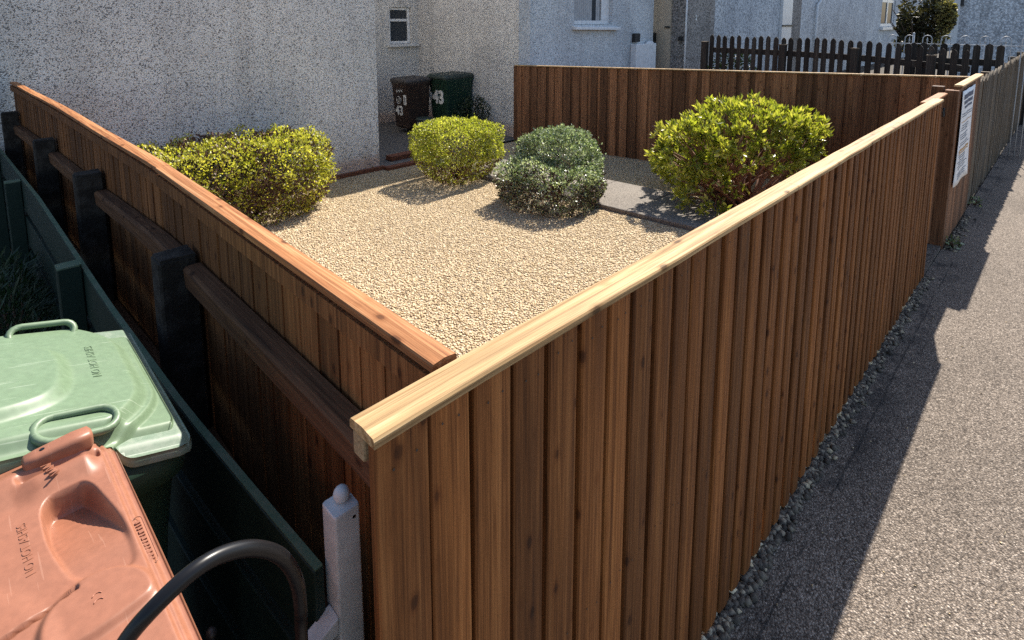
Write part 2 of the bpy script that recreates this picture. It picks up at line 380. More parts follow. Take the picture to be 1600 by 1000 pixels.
L_dark = leafmat('dark_evergreen_leaf', [(0,(.010,.020,.010)),(.6,(.022,.04,.018)),(1,(.06,.085,.04))], (.06,.04,.03), .45, .2)
L_tree = leafmat('dark_olive_red_leaf', [(0,(.03,.022,.014)),(.5,(.05,.05,.022)),(.9,(.12,.10,.05)),(1,(.34,.30,.12))], (.08,.045,.035), .5, .25)
L_weed = leafmat('dark_weed_leaf', [(0,(.012,.03,.012)),(1,(.03,.06,.03))], (.06,.05,.03), .5, .2)

# ------------------------------------------------------------------ setting
def gz(y):
    t = min(max((y-.65)/6.4, 0), 1); return -.02 - .22*t
def pz(x): return -.022*max(x-5.0, 0) if x < 18 else -.286

def sheet(name, xs, ys, zf, mat):
    V = [(x,y,zf(x,y)) for y in ys for x in xs]; nx = len(xs)
    F = [(j*nx+i, j*nx+i+1, (j+1)*nx+i+1, (j+1)*nx+i) for j in range(len(ys)-1) for i in range(nx-1)]
    mb = MB(); mb.add(V, F, True); return struct(mb.build(name, mat))
def base_z(x, y):
    if y < .62: return pz(x) - .012
    return gz(y) - .012 if x < 7.6 else min(gz(y), pz(x)) - .012
sheet('ground', [-400,-60,-20,-8,-3,-1,0,.4,2,5,7.3,7.7,10,14,18,30,60,150,400], [-400,-80,-20,-6,-2,0,.4,.6,.68,1,2,3,4,5,6,7,8,12,30,120,400], base_z, M_soil)
sheet('pavement', [-14,-3,-.6,.33,2,4,5,8,12,16,18,40], [-30,-6,-2,-.5,.3,.645], lambda x,y: pz(x), M_tarmac)
mb = MB(); mb.box(5.06,5.9,.65,.80,-.05,.006); struct(mb.build('gate_threshold', M_tarmac))
sheet('gravel_bed', [.6,1.5,2.5,3.5,4.5,5.5,6.5,7.0,7.3], [.70,1.5,2.5,3.5,4.5,5.5,6.5,7.02], lambda x,y: gz(y), M_gravel)
sheet('yard_paving', [4.32,5.2,6.2,7.2], [6.98,8,9,10.08], lambda x,y: -.205, M_paving)
# concrete garden path from the gate towards the house, with a kerbed edge
mb = MB()
ys = [.86,1.6,2.4,3.2,4.0,4.8,5.6,6.4,6.95]
for i in range(len(ys)-1):
    a, c = ys[i], ys[i+1]
    mb.hexa([(4.98,a,gz(a)-.03),(5.88,a,gz(a)-.03),(5.88,c-.006,gz(c)-.03),(4.98,c-.006,gz(c)-.03)],
            [(4.98,a,gz(a)+.028),(5.88,a,gz(a)+.028),(5.88,c-.006,gz(c)+.028),(4.98,c-.006,gz(c)+.028)])
struct(mb.build('garden_path', M_path, bevel=.006))
mb = MB()
for i in range(len(ys)-1):
    a, c = ys[i], ys[i+1]
    mb.hexa([(4.90,a,gz(a)-.03),(4.965,a,gz(a)-.03),(4.965,c-.01,gz(c)-.03),(4.90,c-.01,gz(c)-.03)],
            [(4.90,a,gz(a)+.05),(4.965,a,gz(a)+.05),(4.965,c-.01,gz(c)+.05),(4.90,c-.01,gz(c)+.05)])
struct(mb.build('path_kerb', M_path, bevel=.012))

def pebbles(name, P, size, mat, zsq=.62):
    """squashed, jittered octahedra with a cut top: one small stone per point"""
    n = len(P); base = np.array([[1,0,0],[.3,.95,0],[-.8,.6,0],[-.8,-.6,0],[.3,-.95,0],[.15,.1,.8],[-.1,-.1,-.6]])
    k = len(base); tri = np.array([[0,1,5],[1,2,5],[2,3,5],[3,4,5],[4,0,5],[1,0,6],[2,1,6],[3,2,6],[4,3,6],[0,4,6]])
    V = base[None] * rng.uniform(.72,1.25,(n,k,1))
    V[:,:,2] *= zsq; V *= (size*rng.uniform(.6,1.35,(n,1,1)))
    a = rng.uniform(0,2*np.pi,n); tl = rng.normal(0,.35,n)
    c, s_ = np.cos(tl)[:,None], np.sin(tl)[:,None]
    x = V[:,:,0]*c - V[:,:,2]*s_; z = V[:,:,0]*s_ + V[:,:,2]*c; V[:,:,0] = x; V[:,:,2] = z
    c, s_ = np.cos(a)[:,None], np.sin(a)[:,None]
    x = V[:,:,0]*c - V[:,:,1]*s_; y = V[:,:,0]*s_ + V[:,:,1]*c; V[:,:,0] = x; V[:,:,1] = y
    V += P[:,None,:]
    F = (tri[None] + (np.arange(n)*k)[:,None,None]).reshape(-1,3)
    o = npmesh(name, V.reshape(-1,3), F, mat); return o
n = 190000
px = rng.uniform(.62,7.2,n); py = rng.uniform(.72,7.0,n)
ok = ~((px > 4.88) & (px < 5.90)) & (px < 7.34-.05*py)
px, py = px[ok], py[ok]; pzv = -.02-.22*np.clip((py-.65)/6.4,0,1)
o = pebbles('gravel', np.stack([px,py,pzv+.002],1), .0092, M_pebble)
tag(o, 'loose cream gravel covering the fenced front garden', 'gravel', kind='stuff')
n = 2300
px = rng.uniform(.45,5.1,n); py = .645 - np.abs(rng.normal(0,.020,n)); P = np.stack([px,py,np.full(n,.008)],1)
P2 = np.stack([rng.uniform(5.9,7.2,260), .63-np.abs(rng.normal(0,.03,260)), np.zeros(260)],1); P2[:,2] = -.022*(P2[:,0]-5)+.004
o = pebbles('stone_chippings', np.concatenate([P,P2]), .014, M_kerbst, .85)
tag(o, 'grey stone chippings along the foot of the front fence', 'stone chippings', kind='stuff')
n = 1500
P = np.stack([rng.uniform(.6,5.05,n), rng.uniform(.648,.73,n), rng.uniform(-.005,.022,n)],1)
o = pebbles('gravel', P, .014, M_pebble)
tag(o, 'cream gravel spilling out under the front fence boards', 'gravel', kind='stuff')
n = 420
P = np.stack([rng.uniform(.6,9,n), rng.uniform(-1.8,.6,n), np.full(n,.002)],1); P[:,2] += np.where(P[:,0]>5, -.022*(P[:,0]-5), 0)
o = pebbles('grit', P, .0042, M_pebble)
tag(o, 'tiny pale grit scattered over the pavement', 'grit', kind='stuff')

# ------------------------------------------------------------------ fences
def chamfer(x0,x1,y0,y1,c=.003):
    return [(x0+c,y0),(x1-c,y0),(x1,y0+c),(x1,y1-c),(x1-c,y1),(x0+c,y1),(x0,y1-c),(x0,y0+c)]
def along(prof, p, d, nrm):
    return [(p[0]+d[0]*a+nrm[0]*b, p[1]+d[1]*a+nrm[1]*b) for a,b in prof]

# front fence: boards on the pavement side, gaps closed from behind
ff = thing('timber_fence', 'long brown front fence with pale capping rail beside the pavement', 'fence', (.36,.65,0))
mb = MB(); mbb = MB(); x = .368; k = 0; nails = []
while x < 5.02:
    q = min(1, k/22)
    w = .094 if k == 0 else .085 - .027*q + random.uniform(-.005,.006)
    gap = .002 if k == 0 else .009 + .027*q + random.uniform(-.004,.005)*(.4+.6*q)
    t = random.uniform(-.004,.004); y = .640 + random.uniform(-.002,.002)
    prof = [(x+.003,y+.002),(x+w*.5,y-.0012),(x+w-.003,y+.002),(x+w,y+.006),(x+w,y+.019),(x,y+.019),(x,y+.006)]
    tp = [(a+t,b) for a,b in prof]
    for zz in (1.315,.66,.22): nails += [(x+w*.28+random.uniform(-.004,.004), y-.0002, zz+random.uniform(-.012,.012)), (x+w*.72+random.uniform(-.004,.004), y-.0002, zz+random.uniform(-.012,.012))]
    mb.prism(tp, random.uniform(.018,.042), 1.356, top=prof)
    if k > 0:
        g0, g1 = x-gap_prev-.02, x+.022
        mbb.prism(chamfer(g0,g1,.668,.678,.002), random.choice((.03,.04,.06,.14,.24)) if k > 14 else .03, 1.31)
    gap_prev = gap; x += w + gap; k += 1
FF_END = x - gap
mb.mark = (len(mb.f), P_iron)
for nx_,ny_,nz_ in nails: mb.add([(nx_+.0022*math.cos(t), ny_-.0016, nz_+.0022*math.sin(t)) for t in np.linspace(0,2*math.pi,8)[:-1]], [tuple(range(7))])
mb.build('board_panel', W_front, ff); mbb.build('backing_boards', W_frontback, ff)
for (z0,z1) in ((1.312,1.354),(.62,.70),(.18,.26)):
    m2 = MB(); m2.box(.366,FF_END-.01,(.679 if z1 < 1.3 else .669),(.719 if z1 < 1.3 else .700),z0,z1); m2.build('rail', W_railx, ff, bevel=.004)
capprof = [(-.033,-.014),(-.033,-.003),(-.030,.001),(.0,.004),(.030,.001),(.033,-.003),(.033,-.014)]
for a, c in ((.362,2.05),(2.054,3.72),(3.724,FF_END+.02)):
    m2 = MB(); pts = [(a+(c-a)*i/8, .666+random.uniform(-.0012,.0012), 1.372+random.uniform(-.001,.001)) for i in range(9)]
    m2.sweep(pts, [(o,d) for o,d in reversed(capprof)]); m2.build('capping_rail', W_cap, ff)
for xx in (2.05,3.72,5.0):
    m2 = MB(); m2.box(xx-.05,xx+.05,.722,.80,-.3,1.28); m2.build('post', W_frontback, ff, bevel=.004)

# left fence (its outer side and its posts face the camera)
def ul(y):
    ysx = [.70,2.55,3.9,5.45,6.95]; us = [.545,.545,.508,.452,.378]
    return float(np.interp(y, ysx, us))
lf = thing('timber_fence', 'brown left fence with orange capping rail and black posts', 'fence', (.545,.70,0))
mb = MB(); y = .705
while y < 6.93:
    w = .098 + random.uniform(-.006,.006); u0, u1 = ul(y), ul(min(y+w,6.95)); j = random.uniform(-.0015,.0015)
    t0, t1 = .014, .011
    mb.hexa([(u0+j,y,.0+gz(y)),(u0+j+t0,y,gz(y)),(u1+j+t1+.003,y+w-.0015,gz(y)),(u1+j+.003,y+w-.0015,gz(y))],
            [(u0+j,y,1.345),(u0+j+t0,y,1.345),(u1+j+t1+.003,y+w-.0015,1.345),(u1+j+.003,y+w-.0015,1.345)])
    y += w
mb.build('board_panel', W_left, lf)
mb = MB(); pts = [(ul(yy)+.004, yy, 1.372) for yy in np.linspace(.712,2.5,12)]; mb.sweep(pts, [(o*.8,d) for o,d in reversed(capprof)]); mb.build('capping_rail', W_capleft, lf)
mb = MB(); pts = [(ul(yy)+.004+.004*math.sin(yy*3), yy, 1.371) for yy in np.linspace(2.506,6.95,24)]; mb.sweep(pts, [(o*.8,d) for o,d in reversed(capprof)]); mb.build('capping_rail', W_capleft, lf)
mb = MB(); pts = [(ul(yy)-.012, yy, 1.318) for yy in np.linspace(.72,6.94,24)]; mb.sweep(pts, [(.008,-.02),(.008,.026),(-.008,.026),(-.008,-.02)]); mb.build('trim_board', W_left, lf)
PY = [(2.12,1.15),(3.60,1.15),(5.0,1.12),(6.70,1.12)]
def zr(y): return float(np.interp(y, [.7,2.3,3.6,7], [1.135,1.12,1.06,1.0]))
edges = [.66]+[p for p,_ in PY]
for i in range(4):
    y0 = edges[i] + (0 if i == 0 else .066); y1 = edges[i+1]-.066
    for dz, du, hh in ((0,-.055,.072),(-.62,-.055,.09)):
        m2 = MB(); pts = [(ul(yy)+du+.02, yy, zr(yy)+dz) for yy in np.linspace(y0,y1,6)]
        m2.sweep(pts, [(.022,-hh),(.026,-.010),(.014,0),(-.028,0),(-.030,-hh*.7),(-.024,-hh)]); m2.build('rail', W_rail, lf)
for yy, zt in PY:
    m2 = MB(); u = ul(yy); w = .053
    m2.prism(chamfer(u-.128,u-.010,yy-w,yy+w,.008), -.3, zt-.006)
    m2.prism([(u-.122,yy-w+.007),(u-.016,yy-w+.007),(u-.016,yy+w-.007),(u-.122,yy+w-.007)], zt-.0055, [zt+.004,zt+.002,zt+.006,zt+.003])
    m2.build('post', P_post, lf)

# back fence
bf = thing('timber_fence', 'brown back fence of narrow boards between the gate side and the house', 'fence', (7.2,3.8,-.15))
def ub(y): return float(np.interp(y, [.68,7.0], [7.40,7.06]))
def zb(y): return float(np.interp(y, [.68,7.0], [1.345,1.125]))
mb = MB(); y = .70; k = 0
while y < 6.98:
    w = .088 + random.uniform(-.014,.016); u = ub(y) + (.0 if k % 2 else .016) + random.uniform(-.002,.002); tl = random.uniform(-.004,.004)
    ov = .014; z0 = gz(y)-.02; zt = zb(y)
    mb.hexa([(u,y-ov,z0),(u+.016,y-ov,z0),(u+.016,y+w+ov,z0),(u,y+w+ov,z0)], [(u,y-ov+tl,zt),(u+.016,y-ov+tl,zt),(u+.016,y+w+ov+tl,zt),(u,y+w+ov+tl,zt)])
    y += w; k += 1
mb.build('board_panel', W_back, bf)
mb = MB(); mb.sweep([(ub(yy)+.012, yy, zb(yy)+.02) for yy in np.linspace(.70,6.98,10)], [(o,d) for o,d in reversed(capprof)]); mb.build('capping_rail', W_cap, bf)
mb = MB(); mb.sweep([(ub(yy)+.062, yy, zb(yy)-.15) for yy in np.linspace(.72,6.95,4)], [(.025,-.05),(.025,.03),(-.025,.03),(-.025,-.05)]); mb.build('rail', W_rail, bf)
for yy in (2.3,3.9,5.5):
    m2 = MB(); m2.box(ub(yy)+.09,ub(yy)+.17,yy-.04,yy+.04,-.4,zb(yy)-.02); m2.build('post', W_rail, bf)

# garden gate, set back behind the fence line
gt = thing('garden_gate', 'brown boarded garden gate set back between front fence and poster panel', 'gate', (5.47,.74,0))
mb = MB(); x = FF_END+.03
while x < 5.86:
    w = .095; mb.prism(chamfer(x, min(x+w,5.875), .728+random.uniform(-.002,.002), .746, .003), .04, 1.315); x += w+.003
mb.build('board_panel', W_back, gt)
mb = MB(); mb.sweep([(FF_END+.02,.742,1.335),(5.88,.742,1.335)], [(o,d) for o,d in reversed(capprof)]); mb.build('capping_rail', W_capleft, gt)
for z0 in (.2,1.12):
    m2 = MB(); m2.box(FF_END+.03,5.87,.75,.79,z0,z0+.1); m2.build('rail', W_rail, gt)
m2 = MB(); m2.ring([(5.80+.028*math.cos(t), .716, 1.18+.036*math.sin(t)) for t in np.linspace(0,2*math.pi,14)[:-1]], .006); m2.build('latch', P_iron, gt)

# tall panel right of the gate, carries the poster
pn = thing('fence_panel', 'short tall brown fence panel holding the white poster right of the gate', 'fence panel', (6.6,.65,0))
mb = MB(); x = 5.985
while x < 7.36:
    w = .098+random.uniform(-.004,.004); mb.prism(chamfer(x, min(x+w,7.38), .640+random.uniform(-.002,.002), .658, .003), pz(x)+.02, 1.372); x += w+.004
mb.build('board_panel', W_back, pn)
mb = MB(); mb.sweep([(5.975,.655,1.398),(7.40,.655,1.398)], [(o,d) for o,d in reversed(capprof)]); mb.build('capping_rail', W_cap, pn)
m2 = MB(); m2.box(5.888,5.975,.640,.735,-.3,1.36); m2.build('post', W_back, pn, bevel=.005)
m2 = MB(); m2.box(5.90,5.985,.745,.83,-.3,1.385); m2.build('post', W_frontback, pn, bevel=.005)
m2 = MB(); m2.box(7.31,7.38,.664,.70,-.3,1.33); m2.build('post', W_back, pn, bevel=.005)

# poster
ps = thing('poster', 'white printed poster with blue heading and orange band on the panel', 'poster', (6.4,.634,.9))
PX0, PX1, PZ0, PZ1 = 6.02, 6.80, .50, 1.345
nx, nz = 14, 14; V = []; F = []
for j in range(nz+1):
    for i in range(nx+1):
        a, b = i/nx, j/nz
        sag = .006*math.sin(a*math.pi*2.3+b*3) + (.012*max(0,.25-b)/.25*a)
        V.append((PX0+(PX1-PX0)*a, .632-.004-abs(sag), PZ0+(PZ1-PZ0)*b + .02*a*(b-1)))
for j in range(nz):
    for i in range(nx): F.append((j*(nx+1)+i, j*(nx+1)+i+1, (j+1)*(nx+1)+i+1, (j+1)*(nx+1)+i))
mb = MB(); mb.add(V,F,True); o = mb.build('sheet', P_paper, ps); s_ = o.modifiers.new('thick','SOLIDIFY'); s_.thickness = .0015; s_.offset = 1
def pmark(mb, a0, a1, b0, b1):
    def pt(a,b):
        sag = .006*math.sin(a*math.pi*2.3+b*3) + (.012*max(0,.25-b)/.25*a)
        return (PX0+(PX1-PX0)*a, .632-.0062-abs(sag)-.0012, PZ0+(PZ1-PZ0)*b+.02*a*(b-1))
    n_ = max(1,int((a1-a0)*14))
    for i in range(n_):
        c0 = a0+(a1-a0)*i/n_; c1 = a0+(a1-a0)*(i+1)/n_
        mb.add([pt(c0,b0),pt(c1,b0),pt(c1,b1),pt(c0,b1)], [(0,1,2,3)])
for a0,a1,b0,b1 in ((.12,.88,.905,.955),(.16,.84,.85,.885),(.22,.80,.805,.83)):
    mb = MB(); pmark(mb, a0, a1, b0, b1); mb.build('heading_line', P_pblue, ps)
for blk in ((.745,.72),(.62,.595,.57),(.525,.50,.475,.43),(.405,),(.295,.27,.24,.215),(.19,.16),(.11,.085,.06)):
    for b0 in blk:
        mb = MB()
        pmark(mb, .1+random.uniform(0,.1), random.uniform(.62,.9), b0, b0+.009)
        mb.build('text_line', P_pgrey, ps)
for b0,h in ((.345,.024),(.322,.012),(.66,.008)):
    mb = MB(); pmark(mb, .12, .88, b0, b0+h); mb.build('orange_band', P_porange, ps)

# old grey fence continuing along the pavement
of = thing('timber_fence', 'weathered grey board fence running on along the pavement past the poster', 'fence', (10.5,.65,-.12))
mb = MB(); x = 7.44
while x < 15.6:
    w = .092+random.uniform(-.008,.01); y = .652+random.uniform(-.006,.006); zt = 1.335-.004*(x-7.4)+random.uniform(-.018,.018); t = random.uniform(-.008,.008)
    prof = chamfer(x,x+w,y,y+.018,.003); tp = [(a+t,b) for a,b in prof]
    sl_ = random.uniform(.025,.06); zz = [zt-(sl_ if i in (0,5,6,7) else 0) for i in range(8)]
    mb.prism(prof, pz(x)+random.uniform(.0,.05), zz, top=tp); x += w+random.uniform(.006,.02)
mb.build('board_panel', W_old, of)
for z0 in (.25,.95):
    m2 = MB(); m2.sweep([(7.45,.70,z0),(15.6,.70,z0-.1)], [(.02,-.04),(.02,.04),(-.02,.04),(-.02,-.04)]); m2.build('rail', W_old, of)
for xx in (9.4,11.5,13.5,15.58):
    m2 = MB(); m2.box(xx-.05,xx+.05,.725,.82,-.5,1.28); m2.build('post', W_old, of)
m2 = MB(); m2.box(15.65,15.78,.57,.70,-.5,1.42); m2.build('post', W_dark, of, bevel=.01)

# green low fence of the next garden
GY = [.95,1.15,1.6,2.4,4.03,6.6,7.2]
def gf(y): return float(np.interp(y,GY,[.42,.395,.356,.322,.270,.226,.216])), float(np.interp(y,GY,[.868,.890,.905,.914,.954,.81,.77]))
gfn = thing('board_fence', 'low dark green painted board fence behind the wheelie bins', 'fence', (.30,3,0))
for dz, h in ((0,.20),(-.25,.19),(-.49,.19),(-.73,.18)):
    m2 = MB(); m2.sweep([(gf(yy)[0],yy,gf(yy)[1]+dz) for yy in np.linspace(.96,7.0,34)], [(-.011,-h),(.011,-h),(.011,0),(-.011,0)]); m2.build('board', P_green, gfn, bevel=.003)
m2 = MB(); m2.sweep([(gf(yy)[0],yy,gf(yy)[1]+.0015) for yy in np.linspace(.96,7.0,44)], [(-.0085,0),(.0085,0),(.0085,.003),(-.0085,.003)]); m2.build('painted_sunlit_edge', P_greenedge, gfn)  # pale strip paints the sunlit top edge of the boards
for yy, zt in ((2.82,.955),(4.82,.90),(6.6,.78)):
    u = gf(yy)[0]-.0125
    m2 = MB(); m2.prism(chamfer(u-.080,u,yy-.035,yy+.035,.004), -.3, zt-.004); m2.build('post', P_green, gfn)
    m2 = MB(); m2.prism(chamfer(u-.080,u,yy-.035,yy+.035,.006), zt-.0035, zt+.003); m2.build('post_top', P_greenedge, gfn)  # post tops take the same painted sunlight

# picket fences of the neighbour's garden
def picket_fence(x, ya, yb, ztf, pitch, wd, label, mat, pointed=True, posts=()):
    t = thing('picket_fence', label, 'fence', (x,(ya+yb)/2,0))
    mb = MB(); y = ya
    while y < yb:
        zt = ztf(y)+random.uniform(-.012,.012); j = random.uniform(-.008,.008); w = wd*random.uniform(.94,1.06); xx = x+random.uniform(-.004,.004)
        h = .05 if pointed else .035
        sil = [(-w/2,0),(w/2,0),(w/2,zt-h),(w*.36,zt-h*.45),(w*.14,zt-.006),(0,zt),(-w*.14,zt-.006),(-w*.36,zt-h*.45),(-w/2,zt-h)]
        sil = [(a+j*(b/1.6), b if b else -.4) for a,b in sil]; n = len(sil)
        v = [(xx,y+a,b) for a,b in sil]+[(xx+.018,y+a,b) for a,b in sil]
        f = [tuple(range(n-1,-1,-1)), tuple(range(n,2*n))]+[(i,(i+1)%n,n+(i+1)%n,n+i) for i in range(n)]
        mb.add(v,f); y += pitch*random.uniform(.95,1.05)
    mb.build('picket_panel', mat, t)
    for dz in (-.26,-.95):
        m2 = MB(); m2.sweep([(x+.045,yy,ztf(yy)+dz) for yy in np.linspace(ya-.05,yb+.02,4)], [(-.02,-.045),(.02,-.045),(.02,.045),(-.02,.045)]); m2.build('rail', mat, t)
    for p in posts:
        m2 = MB(); m2.prism(chamfer(x-.10,x-.01,p-.05,p+.05,.004), -.4, ztf(p)-.13); m2.build('post', mat, t)
        m2 = MB(); m2.prism([(x-.105,p-.055),(x-.005,p-.055),(x-.005,p+.055),(x-.105,p+.055)], ztf(p)-.129, ztf(p)-.112); m2.build('post_cap', W_old, t)
zp = lambda y: float(np.interp(y,[.9,1.2,1.5,2.6,4.45],[1.545,1.56,1.60,1.66,1.675]))
picket_fence(9.5, 1.0, 4.55, zp, .122, .072, 'dark weathered picket fence with pointed tops behind the brown back fence', W_picket, True, (4.62,3.3,2.28,1.36))
picket_fence(10.3, .72, 1.75, lambda y: 1.60, .125, .085, 'second dark picket fence with rounded tops near the pavement corner', W_picket, False)

# bow-top wire fence
bw = thing('bow_top_fence', 'pale bow-top wire fence behind the dark pickets', 'fence', (11.4,1.6,0))
mb = MB(); y = .25
while y < 2.3:
    r = .062; zc = 1.625
    mb.tube([(11.4,y-r,-.2),(11.4,y-r,.7),(11.4,y-r,zc)]+[(11.4,y-r*math.cos(a),zc+r*math.sin(a)) for a in np.linspace(.3,math.pi-.3,7)]+[(11.4,y+r,zc),(11.4,y+r,.7),(11.4,y+r,-.2)], .0065, 6)
    mb.tube([(11.4,y,-.2),(11.4,y,1.58)], .006, 6); mb.tube([(11.4,y,1.58),(11.4,y,1.61),(11.4,y,1.66)], [.013,.011,.001], 6)
    y += .245
mb.build('hoop_panel', P_bow, bw)
m2 = MB(); m2.tube([(11.41,.15,1.545),(11.41,2.3,1.545)], .008, 6); m2.build('rail', P_bow, bw)
m2 = MB(); m2.tube([(11.40,1.91,-.2),(11.40,1.91,1.70)], .016, 8); m2.ball((11.40,1.91,1.71),.02,8,6); m2.build('post', P_bow, bw)

# ------------------------------------------------------------------ houses
def wall_panel(mb, axis, c, a0, a1, z0, z1, thick, holes=()):
    """wall slab; axis 'x': face in plane x=c, 'y': in plane y=c; thick goes to +; holes (a0,a1,z0,z1)"""
    A = sorted({a0,a1,*[h[0] for h in holes],*[h[1] for h in holes]}); Zs = sorted({z0,z1,*[h[2] for h in holes],*[h[3] for h in holes]})
    A = [a for a in A if a0 <= a <= a1]; Zs = [z for z in Zs if z0 <= z <= z1]
    for i in range(len(A)-1):
        for j in range(len(Zs)-1):
            ca, cz = (A[i]+A[i+1])/2, (Zs[j]+Zs[j+1])/2
            if any(h[0] < ca < h[1] and h[2] < cz < h[3] for h in holes): continue
            if axis == 'y': mb.box(A[i],A[i+1],c,c+thick,Zs[j],Zs[j+1])
            else: mb.box(c,c+thick,A[i],A[i+1],Zs[j],Zs[j+1])

def window(parent, x0, x1, z0, z1, y, bars, fw=.05, blind=False, dy=.0):
    """frame in a wall facing -Y whose face is at y-dy; bars = heights of transoms"""
    m = MB()
    m.box(x0,x0+fw,y,y+.06,z0,z1); m.box(x1-fw,x1,y,y+.06,z0,z1); m.box(x0+fw,x1-fw,y,y+.06,z0,z0+fw); m.box(x0+fw,x1-fw,y,y+.06,z1-fw,z1)
    for zb_ in bars: m.box(x0+fw,x1-fw,y+.002,y+.058,zb_-fw*.5,zb_+fw*.5)
    w = m.build('window', P_upvc, parent, bevel=.004)
    m = MB(); m.box(x0+fw*.8,x1-fw*.8,y+.03,y+.036,z0+fw*.8,z1-fw*.8); m.build('pane', P_glass, w)
    if blind:
        m = MB(); xx = x0+fw+.01
        while xx < x1-fw-.06:
            if not (.60 < (xx-x0)/(x1-x0) < .72): m.hexa([(xx,y+.026,z0+fw),(xx+.062,y+.0225,z0+fw),(xx+.062,y+.0245,z0+fw),(xx,y+.028,z0+fw)], [(xx,y+.026,z1-fw),(xx+.062,y+.0225,z1-fw),(xx+.062,y+.0245,z1-fw),(xx,y+.028,z1-fw)])
            xx += .07
        m.build('blind', P_blind, w)
    return w

HT = 4.15
hs = thing('house', 'white pebbledash house with a shaded recess holding two bins', 'house', (3,8.5,-.24))
mb = MB(); mb.box(-6,4.30,7.05,12.5,-.5,HT); mb.build('front_block', M_dashA, hs)
mb = MB(); wall_panel(mb,'y',10.1,4.302,7.22,-.5,HT,.4,[(6.50,7.05,1.43,2.20)]); mb.build('recess_wall', M_dashA, hs)
mb = MB(); wall_panel(mb,'x',7.22,7.05,12.4,-.5,HT,.3); mb.build('side_wall', M_dashA, hs)
w = window(hs, 6.505,7.045,1.435,2.195, 10.16, (1.93,), .055)
m2 = MB(); m2.box(6.44,7.18,10.0,10.155,1.375,1.428); m2.build('sill', P_sill, w, bevel=.006)
mb = MB(); mb.box(6.45,7.10,10.2,10.3,1.3,2.4); mb.build('dark_room_stand_in', P_black, hs)  # black panel in place of the dark room behind the glass
mb = MB(); mb.box(-6,4.36,6.98,7.046,-.5,-.185); mb.build('plinth', P_terra, hs)
mb = MB(); mb.box(7.165,7.21,6.985,7.045,-.3,.83); mb.build('corner_strip', P_upvc, hs)
hb = thing('house', 'pale blue pebbledash house with blinds behind the back fence', 'house', (9.5,9,-.24))
mb = MB(); wall_panel(mb,'y',7.14,7.53,11.9,-.5,HT,.3,[(8.9,10.22,1.84,3.0)]); mb.box(7.26,7.53,7.075,7.44,.72,HT); mb.build('front_wall', M_dashB, hb)
mb = MB(); wall_panel(mb,'x',11.6,7.442,12,-.5,HT,.299); mb.build('end_wall', M_dashB, hb)
mb = MB(); mb.box(7.6,11.5,12.0,12.3,-.5,HT); mb.build('rear_wall', M_dashB, hb)
mb = MB(); mb.box(8.7,10.4,7.9,8.0,1.5,3.3); mb.build('dark_room_stand_in', P_black, hb)  # black panel in place of a dark interior
mb = MB(); mb.box(7.2,11.95,7.10,12.4,HT+.002,HT+.12); mb.build('sun_block_slab', P_iron, hb)  # unseen slab added to keep the sun out of the hollow house
w = window(hb, 8.905,10.0,1.845,2.995, 7.22, (), .075, True)
m2 = MB(); m2.box(10.0,10.215,7.225,7.28,1.845,2.995); m2.build('frame_jamb', P_upvc, w)
m2 = MB(); m2.hexa([(8.83,7.02,1.742),(10.38,7.02,1.715),(10.38,7.215,1.715),(8.83,7.215,1.742)], [(8.83,7.02,1.80),(10.38,7.02,1.775),(10.38,7.215,1.805),(8.83,7.215,1.83)]); m2.build('sill', P_upvc, w, bevel=.008)
mx = MB(); mx.box(10.95,11.80,6.98,7.135,.5,1.39); mx.build('meter_box', P_upvc, hb, bevel=.01)
m2 = MB(); m2.ball((11.62,7.05,1.40),(.14,.07,.05),12,8); m2.build('meter_box_hood', P_upvc, hb)
m2 = MB(); m2.box(11.0,11.22,7.06,7.136,1.43,1.63); m2.build('vent', P_iron, hb)

# terrace beyond: passage door, porch, long front
ht = thing('house', 'pale blue terraced house row with drainpipe beyond the picket fence', 'house', (25,7.5,0))
mb = MB(); wall_panel(mb,'y',7.16,14.2,34.0,-.5,HT,.3); wall_panel(mb,'y',7.16,37.0,64,-.5,HT,.3); mb.box(34,37,7.16,7.46,-.5,1.55); mb.box(34,37,7.16,7.46,3.4,HT); mb.build('front_wall', M_dashC, ht)
mb = MB(); mb.box(12.5,14.0,6.62,8.6,-.5,HT); mb.build('porch', M_dashD, ht)
mb = MB(); mb.box(14.02,14.16,6.9,7.2,-.5,HT); mb.build('downpipe', P_trunk, ht)
mb = MB(); mb.tube([(12.475,6.60,-.3),(12.475,6.60,HT)],.022,8); mb.build('corner_pipe', P_upvc, ht)
text_mesh('house_number','2',.17,P_num,ht, Matrix.Translation(Vector((13.0,6.614,1.98))-Vector((25,7.5,0))) @ Matrix.Rotation(R(90),4,'X'), .004, .006)
mb = MB(); mb.box(12.44,12.498,6.68,6.78,1.43,1.53); mb.tube([(12.44,6.73,1.47),(12.40,6.76,1.47)],.015,8); mb.build('tap_box', P_iron, ht)
mb = MB(); mb.box(12.44,12.495,6.99,7.52,-.5,HT-.02); mb.build('passage_door', P_beige, ht)
mb = MB(); mb.box(12.40,12.438,7.0,7.13,1.74,1.78); mb.build('door_hinge', P_iron, ht)
mb = MB(); mb.box(12.36,12.43,7.36,7.56,-.4,1.62); mb.build('passage_gate', W_dark, ht)
mb = MB(); mb.box(20.0,20.9,7.06,7.155,-.5,HT); mb.build('door_surround', P_upvc, ht)
mb = MB(); mb.box(19.98,20.92,7.03,7.058,1.70,1.76); mb.build('letter_rail', P_iron, ht)
mb = MB(); mb.box(20.92,21.9,7.10,7.155,-.5,HT); mb.build('door_recess', M_dashD, ht)
mb = MB(); mb.tube([(23.6,7.08,-.3),(23.6,7.08,2.5),(23.9,7.08,2.62),(24.1,7.08,3.0),(24.1,7.08,HT)],.05,8); mb.build('drainpipe', P_upvc, ht)
